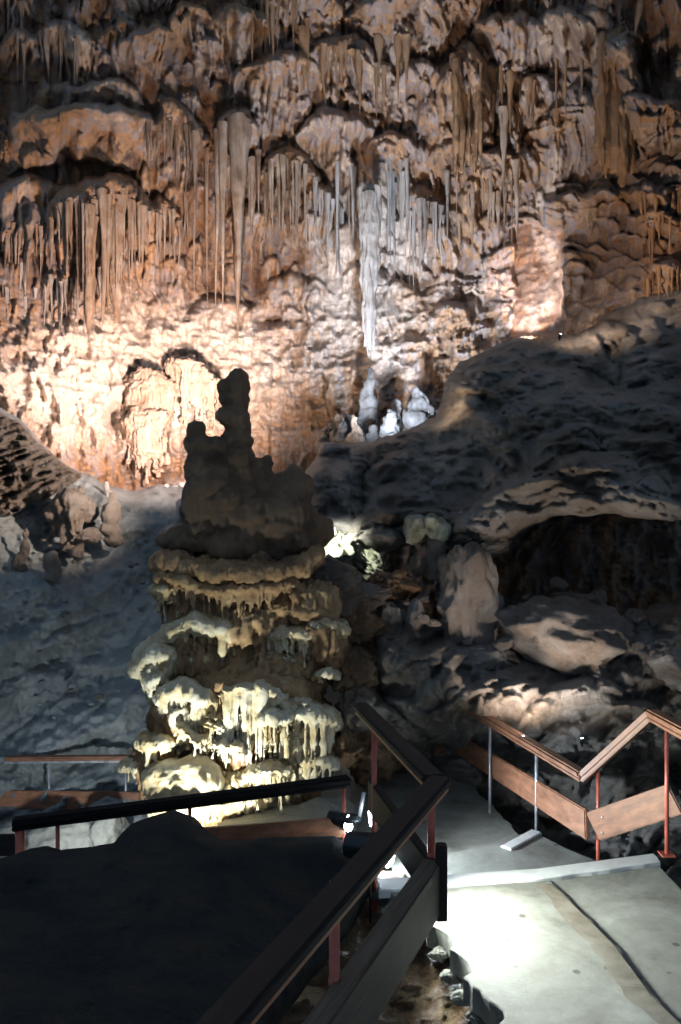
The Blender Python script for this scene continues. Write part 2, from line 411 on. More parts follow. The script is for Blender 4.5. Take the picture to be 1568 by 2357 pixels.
upz = np.clip((800-VV)/120, 0, 1)*np.clip((1330-UU+.2*(500-VV))/90, .35, 1)
upz = upz*(1-.65*np.exp(-(((UU-190)/220)**2+((VV-300)/140)**2)**2))
flm = np.clip(.55+.9*fbm(co0*np.array([1, 1, .6]), .8, 3, 37).reshape(UU.shape), .15, 1.2)
n_lump = billow(co0, 2.6, 4, 41).reshape(UU.shape)
lump = np.clip((VV-640)/140, 0, 1)
wall_disp = .5*n_big+big+(1-.45*lump)*med+sml*(1-.4*lump)+.07*n_mid*(1-lump)+lump*(.42*n_lump+.16*n_mid+.12*billow(co0, 7, 3, 47).reshape(UU.shape))
# recess with cut-out window on the right of centre, dark hole on the left
def bump2(u0, v0, a, b, p=2): return np.exp(-(((UU-u0)/a)**2)**p-(((VV-v0)/b)**2)**p)
wall_disp += upz*flm*(.15*n_fl+.055*n_fl2)
wall_disp += .035*fbm(co0, 7, 3, 51).reshape(UU.shape)+.10*fbm(Pv, 1.1, 3, 55, ridged=True).reshape(UU.shape)
wall_disp -= .6*bump2(262, 965, 18, 42, 1)
wall_disp -= .5*bump2(640, 740, 60, 12, 1)
wall_D = wall_base-wall_disp
_e = 16*fbm(np.stack([UU.ravel()/45, VV.ravel()/45, UU.ravel()*0], 1), 1, 4, 66).reshape(UU.shape)
_m = np.clip((UU-1180+_e)/6, 0, 1)*np.clip((1296-UU+_e)/8, 0, 1)*np.clip((VV-505-.5*np.abs(UU-1240)+2*_e)/14, 0, 1)*np.clip((775-VV)/8, 0, 1)
_in = wall_base+.55-.16*n_lump-.10*fbm(co0, 3, 3, 67, ridged=True).reshape(UU.shape)-.5*np.clip((VV-640)/150, 0, 1)
wall_D = wall_D*(1-_m)+_in*_m
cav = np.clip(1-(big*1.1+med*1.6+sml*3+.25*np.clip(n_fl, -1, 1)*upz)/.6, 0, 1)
me = grid_mesh('cave_wall', uvw(UU.ravel(), VV.ravel(), wall_D.ravel()),
               (lambda I: np.stack([I[:-1, :-1], I[1:, :-1], I[1:, 1:], I[:-1, 1:]], -1).reshape(-1, 4))(np.arange(UU.size).reshape(UU.shape)))
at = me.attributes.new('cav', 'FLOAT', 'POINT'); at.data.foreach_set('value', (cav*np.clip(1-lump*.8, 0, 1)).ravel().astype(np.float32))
calc_lit = np.clip(1.25*np.exp(-(((UU-330)/400)**2+((VV-870)/190)**2)**1.5)+.85*np.exp(-(((UU-850)/170)**2+((VV-640)/230)**2)**1.5)+.7*np.exp(-(((UU-1240)/60)**2+((VV-640)/130)**2)**3)
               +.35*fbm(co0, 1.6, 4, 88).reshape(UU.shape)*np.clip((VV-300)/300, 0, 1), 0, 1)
at = me.attributes.new('calcite', 'FLOAT', 'POINT'); at.data.foreach_set('value', calc_lit.ravel().astype(np.float32))  # cream rock colour that also paints brightness into the lamp-lit zones
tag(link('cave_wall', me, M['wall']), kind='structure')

def wallD(u, v):
    i = int(min(max((u-us[0])/STEP, 0), len(us)-1)); j = int(min(max((v-vs[0])/STEP, 0), len(vs)-1))
    return float(wall_D[j, i])

# ------------------------------------------------------------------ floor
fx = np.linspace(-16, 16, 220); fy = np.linspace(-4, 18, 160)
FX, FY = np.meshgrid(fx, fy)
P3 = np.stack([FX.ravel(), FY.ravel(), FX.ravel()*0], 1)
FZ = -3.35+.28*fbm(P3, .9, 5, 2)+np.clip((P3[:, 1]-8)*.25, 0, 2)
I = np.arange(FX.size).reshape(FX.shape)
me = grid_mesh('cave_floor', np.stack([P3[:, 0], P3[:, 1], FZ], 1), np.stack([I[:-1, :-1], I[:-1, 1:], I[1:, 1:], I[1:, :-1]], -1).reshape(-1, 4))
tag(link('cave_floor', me, M['floor']), kind='structure')

def bulges(U, V, box, n, w, h, A, seed, fpx=18, arch=.7, tilt=0, top=.35):
    """overlapping rounded terraces"""
    r = random.Random(seed); F = np.zeros(U.shape)
    q = np.stack([U/110, V/110, U*0], 1)
    Ux = U+26*fbm(q, 1, 3, seed); Vx = V+30*fbm(q, 1, 3, seed+7)+tilt*U
    for i in range(n):
        u0, v0 = r.uniform(box[0], box[2]), r.uniform(box[1], box[3]); ww, hh, aa = r.uniform(*w), r.uniform(*h), r.uniform(*A)
        v0 += tilt*u0
        k = np.where((np.abs(Ux-u0) < ww) & (Vx > v0) & (Vx < v0+hh*(1+arch)))[0]
        if len(k) == 0: continue
        x = (Ux[k]-u0)/ww; y = np.clip((Vx[k]-v0-hh*arch*x*x)/hh, 0, 1)
        c = np.sqrt(1-x*x)
        p = np.where(y < top, np.sqrt(np.clip(1-(1-y/top)**2, 0, 1)), 1-.45*(y-top)/(1-top))*np.sqrt(np.clip((1-y)/.12, 0, 1))
        fl = 1-.22*y*(1-np.abs(n1(Ux[k]/fpx, seed+i)))
        F[k] = np.maximum(F[k], aa*p*(.2+.8*c)*fl)
    return F
# ------------------------------------------------------------------ left slope
def d_slope(co, U, V):
    q = co.copy(); q[:, 0], q[:, 2] = co[:, 0]*.35+co[:, 2]*.3, co[:, 2]*.9-co[:, 0]*.55
    return .5*fbm(q, 1.1, 4, 61)+.20*fbm(q, 2.2, 5, 62, ridged=True)+.08*fbm(co, 6, 4, 63, ridged=True)+bulges(U, V, (-250, 1150, 600, 1900), 60, (50, 150), (30, 80), (.05, .16), 941, tilt=.45)+bulges(U, V, (-250, 1000, 600, 1900), 200, (12, 40), (10, 30), (.015, .05), 942, tilt=.45)
def ex_flakes(U, V):
    m = np.exp(-((U-90)/130)**2-((V-1070)/90)**2)
    q = np.stack([(U-.2*V)/46., (V+.35*U)/15., U*0], 1)
    return m*(.22*np.abs(vn(q, 77))+.10*np.abs(vn(q*2.1, 78)))
tag(relief('cave_slope', [(-250, 860), (0, 940), (60, 985), (130, 1060), (200, 1100), (290, 1125), (420, 1120), (560, 1140), (620, 1400), (600, 1900), (300, 1960), (-250, 1960)],
    [(-250, 860, 9.8), (0, 940, 10.4), (200, 1110, 11), (420, 1130, 11.4), (0, 1200, 9.8), (300, 1250, 10.6), (-250, 1400, 8.4), (0, 1500, 8.9), (300, 1500, 9.4),
     (0, 1750, 8.5), (300, 1750, 8.7), (600, 1500, 9), (600, 1900, 8.6), (0, 1960, 8.0), (300, 1960, 8.2), (-250, 1960, 7.5)],
    M['greyslope'], step=4, w=50, R=.8, disp=d_slope, extra=ex_flakes, jag=14), kind='structure')

def ex_flk(U, V):
    q = np.stack([(U-.25*V)/44., (V+.30*U)/13., U*0], 1)
    return .20*(1-2*np.abs(vn(q, 77)))+.12*(1-2*np.abs(vn(q*2.2, 78)))
o = relief('flaky_rock', [(-120, 905), (0, 950), (55, 990), (120, 1050), (185, 1095), (150, 1130), (100, 1150), (20, 1185), (-120, 1200)],
    [(-120, 905, 9.6), (60, 990, 10.1), (185, 1095, 10.6), (20, 1185, 9.6), (-120, 1200, 9.2), (90, 1080, 10.0)], M['boulder'], step=3, w=34, R=.5,
    disp=lambda co, U, V: .12*fbm(co, 1.4, 4, 97), extra=ex_flk, jag=12)
tag(o, 'flaky lit rock face at the left edge above the grey slope', 'rock')
# ------------------------------------------------------------------ right hand rock mass
def d_mass(co, U, V):
    q = co.copy(); q[:, 2] *= 1.6; q[:, 0] *= .8
    return .35*fbm(co, .55, 3, 71)+.12*billow(q, 1.5, 5, 72)+.06*fbm(q, 5, 4, 73, ridged=True)
def ex_mass(U, V):
    a = 0
    for (u0, v0, s, L, A) in [(1300, 920, 150, 60, .35), (1330, 1075, 230, 70, .45), (1090, 900, 60, 60, .3)]:
        a = a+A*np.exp(-((U-u0)/s)**2)*np.clip(1-np.abs(V-v0-.0018*(U-u0)**2)/L, 0, 1)
    vp = V+.0011*(U-1330)**2-.10*(U-1330)+45*fbm(np.stack([U/260, V/260, U*0], 1), 1, 3, 901)
    a = a+bulges(U, V, (700, 700, 1850, 1240), 150, (60, 170), (45, 110), (.15, .55), 921)+bulges(U, V, (700, 640, 1850, 1240), 620, (16, 60), (12, 34), (.05, .17), 922)
    m = np.exp(-((U-1090)/80)**2-((V-895)/50)**2)
    q = np.stack([(U+.5*V)/24., (V-.35*U)/11., U*0], 1)
    return a+m*.2*np.abs(vn(q, 79))
o = relief('rock_overhang', [(690, 1110), (745, 1020), (860, 1012), (935, 985), (1008, 962), (1025, 880), (1060, 835), (1180, 785), (1320, 768), (1450, 700), (1568, 640), (1850, 520),
    (1850, 1215), (1545, 1195), (1380, 1182), (1290, 1184), (1230, 1215), (1170, 1248), (1100, 1270), (960, 1250), (870, 1275), (790, 1260), (735, 1225), (705, 1160)],
    [(700, 1110, 9.6), (860, 1020, 9.8), (1000, 970, 9.6), (1100, 840, 9.8), (1320, 775, 9.9), (1450, 700, 9.9), (1568, 640, 9.7), (1850, 520, 8.7), (1600, 800, 8.9), (1850, 800, 8), (750, 1220, 9.0), (950, 1240, 8.6),
     (1000, 1100, 8.8), (1200, 1000, 8.5), (1200, 1230, 7.8), (1400, 1100, 7.6), (1400, 1180, 7.2), (1568, 1190, 6.9), (1850, 1200, 6.4), (1568, 950, 8)],
    M['darkrock'], step=4, w=45, R=.7, disp=d_mass, extra=ex_mass, jag=10)
tag(o, 'broad dark rock shelf on the right with pale fringed lip over a black hollow', 'rock')

o = relief('rock_bank', [(840, 1440), (930, 1390), (1040, 1440), (1130, 1470), (1260, 1480), (1380, 1470), (1440, 1420), (1568, 1375), (1850, 1320), (1850, 2150), (840, 2150)],
    [(840, 1450, 7.6), (1000, 1450, 7.9), (1200, 1480, 7.7), (1200, 1570, 7.1), (1000, 1540, 7.3), (1450, 1500, 7.3), (1440, 1420, 7.9), (1568, 1380, 8.0), (1850, 1330, 7.6), (1850, 1500, 6.6), (840, 1800, 8.2), (1000, 1750, 8.2), (1200, 1900, 7.6), (1500, 1800, 6.9),
     (1850, 1900, 6), (840, 2150, 7.4), (1300, 2150, 7), (1850, 2150, 5.6)],
    M['darkrock'], step=4, w=60, R=.8, disp=d_mass, jag=16,
    extra=lambda U, V: bulges(U, V, (840, 1400, 1850, 2150), 110, (50, 130), (40, 100), (.1, .4), 931, tilt=.25)+bulges(U, V, (840, 1400, 1850, 2000), 380, (14, 44), (12, 34), (.04, .13), 932, tilt=.25)+.30*np.exp(-((U-980)/90)**2-((V-1640)/80)**2))
tag(o, 'sloping grey brown rock bank behind the right hand stair railing', 'rock')

# ------------------------------------------------------------------ wall formations
def stal_mesh(seed):
    rnd = random.Random(seed); bm = bmesh.new(); sides, rings = 9, 16; prev = None
    ph = rnd.uniform(0, 6); pw = rnd.uniform(.45, 1.25); bend = rnd.uniform(-.7, .7)
    lob = [rnd.uniform(.8, 1.25) for _ in range(sides)]
    for i in range(rings+1):
        t = i/rings; r = (max(.05, (1-t)**pw)+.4*math.exp(-t*9))*(1+.13*math.sin(ph+t*15)+.10*rnd.uniform(-1, 1))
        ring = []
        for k in range(sides):
            a = k*2*math.pi/sides
            lo = lob[k]*(1+.16*math.sin(k*2.3+t*11+ph)); ring.append(bm.verts.new((math.cos(a)*r*lo+bend*math.sin(t*5+ph), math.sin(a)*r*lo, -t)))
        if prev:
            for k in range(sides): bm.faces.new((prev[k], ring[k], ring[(k+1) % sides], prev[(k+1) % sides]))
        prev = ring
    bm.faces.new(list(reversed(prev)))
    bmesh.ops.recalc_face_normals(bm, faces=bm.faces)
    me = bpy.data.meshes.new('stalactite'); bm.to_mesh(me); bm.free()
    me.polygons.foreach_set('use_smooth', [True]*len(me.polygons))
    return me
VAR = {}
def stal(u, v0, v1, wpx, label, group, mat='drip', off=.0, name='stalactite', cat='stalactite', d=None):
    key = (mat, random.randrange(16))
    if key not in VAR:
        VAR[key] = stal_mesh(key[1]+len(VAR)); VAR[key].materials.append(M[mat])
    if d is None:
        vv_ = [v0+q for q in range(-48, 40, 6)]
        best = min(vv_, key=lambda q: wallD(u, q)+abs(q-v0)*.001)
        v1 += (best-v0)*.5; v0 = best+6
        d = wallD(u, best)+px(wpx/2, 13)*.5-off
    o = bpy.data.objects.new(name, VAR[key]); COL.objects.link(o)
    o.location = W(u, v0-6, d); r = px(wpx/2, d)
    o.scale = (r, r, px(v1-v0+6, d)); o.rotation_euler = (0, 0, random.uniform(0, 6))
    return tag(o, label, cat, group)

rs = random.Random(5)
def row(n, u0, u1, vt, vb, w, label, group, mat='drip', jit=.22):
    for k in range(n):
        f = min(.999, max(0, (k+rs.uniform(-.7, 1.7))/n)); u = u0+(u1-u0)*f
        t = np.interp(f, np.linspace(0, 1, len(vt)), vt)+rs.uniform(-28, 22)
        b = np.interp(f, np.linspace(0, 1, len(vb)), vb)
        b = b-(b-t)*(rs.random()**1.6)*.62
        stal(u, t, b, rs.uniform(w[0]*.7, w[1]*.85)*(1.5 if rs.random() < .12 else 1), label, group, mat)
row(34, 132, 345, [500, 470, 460, 470, 520], [640, 740, 770, 740, 600], (9, 17), 'slender tan stalactite in the dense organ-pipe curtain on the left wall', 'dense organ-pipe stalactites on the left wall')
row(18, -20, 128, [560, 530, 520], [680, 660, 640], (7, 13), 'short thin stalactite at the far left edge of the wall, left of the dense curtain', 'short stalactites at the left edge of the wall')
row(22, 0, 250, [640, 650, 660], [780, 800, 760], (6, 11), 'small pale stalactite low on the left wall just above the brightly lit rocks', 'small pale stalactites low on the left wall', 'calcite')
row(14, 338, 435, [330, 340, 360], [440, 470, 480], (7, 12), 'thin brown stalactite under the arched ledge left of the long stalactites', 'thin stalactites under the arched ledge')
row(12, 350, 440, [500, 500, 500], [610, 640, 660], (7, 12), 'thin stalactite hanging between the dense curtain and the long stalactites', 'stalactites between curtain and long stalactites')
row(22, 560, 715, [450, 380, 470], [580, 600, 620], (7, 13), 'narrow tan stalactite on the wall between the long stalactites and the pale central column', 'narrow stalactites left of the pale column')
row(14, 715, 830, [440, 440, 440], [560, 660, 640], (7, 13), 'pale grey stalactite directly left of the big hanging column', 'pale stalactites left of the hanging column', 'calcite')
row(24, 890, 1030, [430, 440, 460], [640, 680, 600], (7, 14), 'pale grey stalactite directly right of the big hanging column', 'pale stalactites right of the hanging column', 'calcite')
row(14, 1030, 1180, [450, 470, 460], [580, 600, 640], (6, 12), 'small dull stalactite between the pale stalactites and the pink lit recess', 'dull stalactites left of the lit recess')
row(18, 490, 690, [-20, -20, -20], [110, 130, 120], (8, 16), 'brown stalactite hanging from the roof at the top left of centre', 'roof stalactites left of centre', 'drip_orange')
row(14, 10, 250, [40, 60, 80], [190, 200, 170], (9, 18), 'dim stalactite in the dark upper left corner of the roof', 'dim stalactites in the upper left corner')
row(16, 700, 960, [100, 150, 120], [230, 290, 230], (11, 24), 'stubby tan stalactite high on the wall above the big hanging column', 'stubby stalactites above the hanging column', 'drip_orange')
row(12, 1100, 1350, [180, 240, 160], [300, 340, 300], (9, 17), 'brown stalactite high on the right between the orange and the ribbed columns', 'brown stalactites high on the right', 'drip_orange')
row(10, 1470, 1580, [470, 480, 480], [560, 580, 570], (8, 13), 'short orange stalactite at the right edge of the wall', 'short orange stalactites at the right edge', 'drip_orange')
row(9, 1480, 1580, [600, 600, 600], [720, 730, 700], (8, 14), 'orange stalactite in the lower fringe at the right edge of the wall', 'lower fringe stalactites at the right edge', 'drip_orange')
for (u, a, b, w, l) in [(448, 310, 700, 12, 'leftmost long thin pale stalactite, a needle reaching the bright rocks'),
                        (477, 390, 780, 10, 'long thin needle stalactite second from the left in the group of long ones'),
                        (499, 300, 770, 13, 'long pale stalactite with a knobbly top, third in the group of long ones'),
                        (513, 325, 785, 18, 'thick long pale stalactite beside the broad tapering one'),
                        (548, 240, 770, 42, 'broad orange brown stalactite tapering to a long point, widest of the long ones'),
                        (580, 395, 640, 15, 'medium stalactite just right of the broad tapering one'),
                        (1160, 235, 460, 22, 'single grey brown pointed stalactite hanging alone right of the orange pair'),
                        (1470, -20, 100, 40, 'blunt orange stalactite hanging in the top right corner of the roof'),
                        (1190, 400, 560, 14, 'thin stalactite close to the upper left of the pink lit recess')]:
    stal(u, a, b, w, l, None, 'drip', off=.1)
rr_ = random.Random(3)
def column(name, label, parts, mat, cat='column', vox=.02, fl=.05, nz=.04):
    bm = bmesh.new()
    for p in parts: taper(bm, W(p[0], p[1], p[4]), W(p[0]+p[5] if len(p) > 5 else p[0], p[2], p[4]), px(p[3]/2, p[4]), px(p[3]/2*.35, p[4]), rings=10, power=.5, wob=.1)
    return tag(fuse(name, bm, M[mat], vox, nz, 4, fl), label, cat)
random.seed(21)
column('hanging_column', 'tall pale grey fluted column of stalactites hanging at the centre of the wall', [(846+rr_.uniform(-26, 26), 430+rr_.uniform(-10, 40), 640+rr_.uniform(-40, 60), 22, 12.7+rr_.uniform(-.1, .2)) for _ in range(14)]+
       [(838, 440, 800, 22, 12.7), (850, 440, 835, 30, 12.65), (862, 450, 810, 22, 12.7), (846, 430, 760, 44, 12.8)], 'calcite', fl=.07)
column('fluted_column', 'large orange fluted stalactite pair high on the wall right of centre', [(1048, 125, 405, 26, 11.7), (1062, 118, 400, 34, 11.75), (1080, 130, 380, 26, 11.8), (1092, 200, 400, 22, 11.7), (1104, 140, 330, 30, 11.9)]+[(1040+rr_.uniform(0, 68), rr_.uniform(115, 170), rr_.uniform(290, 410), rr_.uniform(9, 16), 11.55+rr_.uniform(-.08, .12)) for _ in range(9)], 'drip_orange')
column('ribbed_column', 'massive ribbed brown column descending at the upper right of the wall', [(1395, 130, 410, 36, 10.1), (1412, 80, 400, 40, 10.0), (1432, 70, 430, 44, 9.9), (1452, 90, 400, 36, 10.0), (1380, 210, 380, 30, 10.3)]+[(1385+rr_.uniform(0, 80), rr_.uniform(70, 150), rr_.uniform(300, 440), rr_.uniform(12, 22), 9.85+rr_.uniform(-.12, .12)) for _ in range(12)], 'drip_orange')
column('curtain_fold', 'thick blunt hanging fold in the middle of the dense organ-pipe curtain', [(268, 450, 745, 42, wallD(268, 520)-.35), (252, 470, 700, 24, wallD(268, 520)-.3), (205, 470, 790, 26, wallD(205, 520)-.3)], 'drip')

# stalagmites below the hanging column
random.seed(31)
def mite(name, label, lumps, mat, vox=.018, cat='stalagmite', nz=.07, group=None, fl=0, nsc=6):
    bm = bmesh.new()
    for (u, v, ru, rv, d) in lumps: ell(bm, W(u, v, d), (px(ru, d), px(ru, d)*.9, px(rv, d)), 2)
    return tag(fuse(name, bm, M[mat], vox, nz, nsc, fl), label, cat, group)
mite('stalagmite', 'tall pale stalagmite rising right under the tip of the hanging column', [(851, 862, 8, 16, 12.3), (850, 890, 14, 26, 12.3), (848, 925, 20, 34, 12.3), (846, 965, 26, 40, 12.3), (848, 1010, 38, 40, 12.3)], 'greyflow')
mite('stalagmite', 'pale knobbly stalagmite right of the tall one beneath the hanging column', [(958, 905, 12, 20, 11.6), (965, 930, 24, 22, 11.6), (985, 945, 20, 18, 11.6), (960, 965, 34, 30, 11.6)], 'greyflow')
mite('stalagmite', 'small pale stalagmite between the tall one and the knobbly one', [(912, 945, 10, 22, 11.8), (912, 975, 15, 30, 11.8), (900, 1000, 26, 20, 11.8)], 'greyflow')
mite('stalagmite', 'low white stalagmite mound left of the tall one beneath the hanging column', [(795, 975, 12, 20, 12.2), (785, 990, 24, 18, 12.2), (770, 1005, 30, 26, 12.2), (812, 1000, 18, 20, 12.2)], 'greyflow')
mite('stalagmite', 'dark narrow stalagmite standing alone left of the low white mound', [(762, 890, 8, 20, 12.8), (764, 930, 12, 40, 12.8)], 'drip')

rq = random.Random(91)
for k in range(24):
    u = rq.uniform(740, 1010); v = 1020-.10*(u-740)-rq.uniform(-5, 10); d = rq.uniform(11.3, 12.4); a = rq.uniform(7, 15); hh = rq.uniform(20, 75)
    bm = bmesh.new()
    for j in range(3):
        uu_ = u+rq.uniform(-9, 9); taper(bm, W(uu_, v+14, d+rq.uniform(-.05, .1)), W(uu_+rq.uniform(-5, 5), v-hh*rq.uniform(.5, 1), d), px(a*rq.uniform(.9, 1.5), d), px(3, d), power=rq.uniform(.5, .9), wob=.18)
    ell(bm, W(u, v+4, d), (px(a*2, d), px(a*2, d), px(12, d)))
    tag(fuse('stalagmite', bm, M[['greyflow', 'drip', 'boulder'][k % 3]], .02, .10, 6, .05), 'small ragged grey stalagmite in the cluster at the foot of the hanging column', 'stalagmite', 'small ragged stalagmites below the hanging column')
# brightly lit flowstone below left
random.seed(41)
bm = bmesh.new()
tier(bm, [(284, 960, 1050), (310, 950, 1105), (345, 945, 1118), (388, 955, 1100)], 12.75, .35, sp=9, r=9, cap=1.4)
tier(bm, [(285, 880, 960), (330, 850, 975), (370, 860, 990), (398, 880, 1010)], 12.95, .3, sp=10, r=8, cap=1.2)
ell(bm, W(337, 1020, 13.0), (px(46, 12.6), .35, px(62, 12.6)), 3)
ell(bm, W(340, 920, 13.1), (px(55, 12.8), .3, px(70, 12.8)), 3)
tag(fuse('flowstone_column', bm, M['pink'], .02, .09, 5, .10), 'brightly lit white flowstone block with dripping fringe left of the dark central stalagmite', 'flowstone')
bm = bmesh.new()
tier(bm, [(395, 830, 960), (430, 820, 985), (470, 850, 990), (505, 870, 990)], 13.1, .3, sp=12, r=9, cap=1.2)
tag(fuse('flowstone_drape', bm, M['pink'], .02, .09, 5, .10), 'brightly lit white drapery between the flowstone block and the dark stalagmite', 'flowstone')
# small stalagmites on the left slope
random.seed(51)
bm = bmesh.new()
tier(bm, [(126, 1165, 1240), (150, 1130, 1280), (180, 1135, 1250), (200, 1160, 1200)], 9.7, .2, sp=15, r=11, cap=1.7)
for (u, v, a, b) in [(165, 1160, 30, 30), (185, 1140, 14, 24), (155, 1230, 22, 46), (200, 1235, 34, 18), (178, 1270, 22, 20)]: ell(bm, W(u, v, 9.8), (px(a, 9.8), px(a, 9.8), px(b, 9.8)))
tag(fuse('stalagmite', bm, M['boulder'], .02, .05, 6, .03), 'broad brown stalagmite with hooded top on the left slope', 'stalagmite')
mite('stalagmite', 'banded pale stalagmite with rounded tip right of the broad brown one on the left slope', [(257, 1146, 12, 18, 9.9), (257, 1168, 20, 18, 9.9), (257, 1192, 22, 18, 9.9), (256, 1220, 24, 20, 9.9), (262, 1245, 22, 16, 9.9)], 'boulder')
mite('stalagmite', 'squat stalagmite at the foot of the broad brown one on the left slope', [(120, 1290, 20, 26, 9.3), (124, 1312, 16, 26, 9.3)], 'boulder')
mite('stalagmite', 'small pointed stalagmite near the left edge of the slope', [(60, 1228, 9, 16, 9.5), (58, 1260, 14, 24, 9.5), (45, 1300, 18, 30, 9.5)], 'darkrock')
mite('stalagmite', 'pale wedge shaped stalagmite touching the left side of the dark central stalagmite', [(420, 1165, 14, 22, 9.6), (413, 1195, 22, 26, 9.6), (412, 1222, 30, 20, 9.6)], 'calcite')
mite('stalagmite', 'small white tipped stalagmite at the foot of the bright flowstone block', [(246, 1122, 6, 14, 11), (248, 1140, 11, 14, 11)], 'calcite')
for (u, v, s, l) in [(384, 1118, 7, 'tiny lit stone left of a similar one at the foot of the bright flowstone'), (420, 1116, 8, 'tiny lit stone touching the dark central stalagmite on its left')]:
    mite('stone', l, [(u, v, s, s*.9, 11.0)], 'calcite', cat='stone', nz=.01)

rq = random.Random(19)
for k in range(40):
    u = rq.uniform(-40, 330); v = rq.uniform(1180, 1740); d = float(np.interp(v, [1180, 1400, 1750], [10.1, 9.1, 8.55]))-.12+.0012*max(u, 0)-rq.uniform(0, .15); a = rq.uniform(4, 13)
    bm = bmesh.new(); ell(bm, (0, 0, 0), (px(a, d), px(a, d), px(a*rq.uniform(.45, .8), d)), 3, seed=k)
    for q in bm.verts: q.co *= 1+.28*float(fbm(np.array([q.co[:]])*7+k, 3, 3, k)[0])
    o = bm_obj('loose_stone', bm, M[['greyslope', 'darkrock'][k % 2]], None, True); o.location = W(u, v, d)
    tag(o, 'small grey stone resting on the long grey slope at the left', 'stone', 'small stones on the left slope')
# ================================================================== CENTRAL FORMATION
random.seed(61)
hero = empty('central_stalagmite', W(560, 1880, 7), 'great tiered stalagmite in the centre, dark silhouetted pillar above cream dripping ledges', 'stalagmite')
bm = bmesh.new()
for (u, v, a, b) in [(550, 868, 20, 17), (551, 892, 24, 22), (522, 893, 19, 20), (530, 915, 24, 24), (550, 925, 23, 30), (538, 960, 34, 26), (548, 985, 29, 30), (541, 1015, 38, 32), (540, 1060, 42, 40), (545, 1110, 46, 50), (530, 1150, 70, 50)]:
    ell(bm, W(u, v, 7.25), (px(a*1.22, 7.25), px(a, 7.25)*1.1, px(b*1.1, 7.25)), 2)
fuse('pillar', bm, M['darkflow'], .016, .06, 4.5, .02, hero)
bm = bmesh.new()
for (u, v, a, b) in [(453, 992, 20, 18), (448, 1020, 18, 26), (470, 1030, 30, 30), (500, 1030, 26, 30), (465, 1075, 34, 46), (490, 1110, 46, 50), (465, 1160, 38, 60), (470, 1220, 34, 40)]:
    ell(bm, W(u, v, 7.15), (px(a*1.2, 7.15), px(a, 7.15)*1.1, px(b*1.1, 7.15)), 2)
fuse('pillar', bm, M['darkflow'], .016, .06, 4.5, .02, hero)
bm = bmesh.new()
for (u, v, a, b) in [(615, 1070, 18, 26), (618, 1110, 20, 40), (640, 1140, 30, 60), (672, 1105, 20, 30), (680, 1150, 26, 50), (600, 1170, 50, 60), (560, 1190, 130, 55), (650, 1190, 80, 55), (700, 1205, 40, 40), (480, 1225, 60, 40), (600, 1225, 150, 50), (520, 1180, 100, 70), (500, 1120, 70, 60), (590, 1110, 50, 60), (660, 1150, 60, 60), (710, 1230, 50, 50), (440, 1245, 85, 34), (660, 1240, 90, 42), (560, 1255, 150, 36), (690, 1290, 60, 50)]:
    ell(bm, W(u, v, 7.3), (px(a, 7.3), px(min(a, 90), 7.3)*.9, px(b, 7.3)), 3)
fuse('stalagmite_shoulder', bm, M['darkflow'], .02, .12, 3, .03, hero)
bm = bmesh.new()                                 # core behind the ledges
for (u, v, a, b, d, dd) in [(545, 1320, 165, 80, 7.35, .42), (470, 1380, 90, 80, 7.3, .40), (560, 1440, 200, 90, 7.35, .5), (430, 1520, 90, 90, 7.2, .45), (560, 1570, 200, 100, 7.3, .55), (640, 1540, 120, 90, 7.2, .40),
                            (540, 1680, 200, 110, 7.3, .6), (700, 1690, 84, 100, 7.2, .42), (540, 1820, 200, 90, 7.3, .6), (700, 1380, 86, 70, 7.3, .42), (730, 1470, 66, 80, 7.25, .40), (420, 1640, 80, 90, 7.1, .45), (380, 1760, 70, 90, 6.95, .4)]:
    ell(bm, W(u, v, d), (px(a, d), dd, px(b, d)), 4)
fuse('core', bm, M['brownflow'], .018, .10, 4, .13, hero)
bm = bmesh.new()
for (u, v, a, b, d, dd) in [(570, 1650, 165, 80, 7.15, .52), (440, 1640, 70, 80, 7.0, .42), (540, 1790, 180, 80, 7.2, .58), (690, 1700, 80, 90, 7.1, .42), (370, 1560, 40, 70, 6.95, .3)]:
    ell(bm, W(u, v, d), (px(a, d), dd, px(b, d)), 4)
fuse('core', bm, M['cream'], .0155, .09, 4.5, .16, hero)
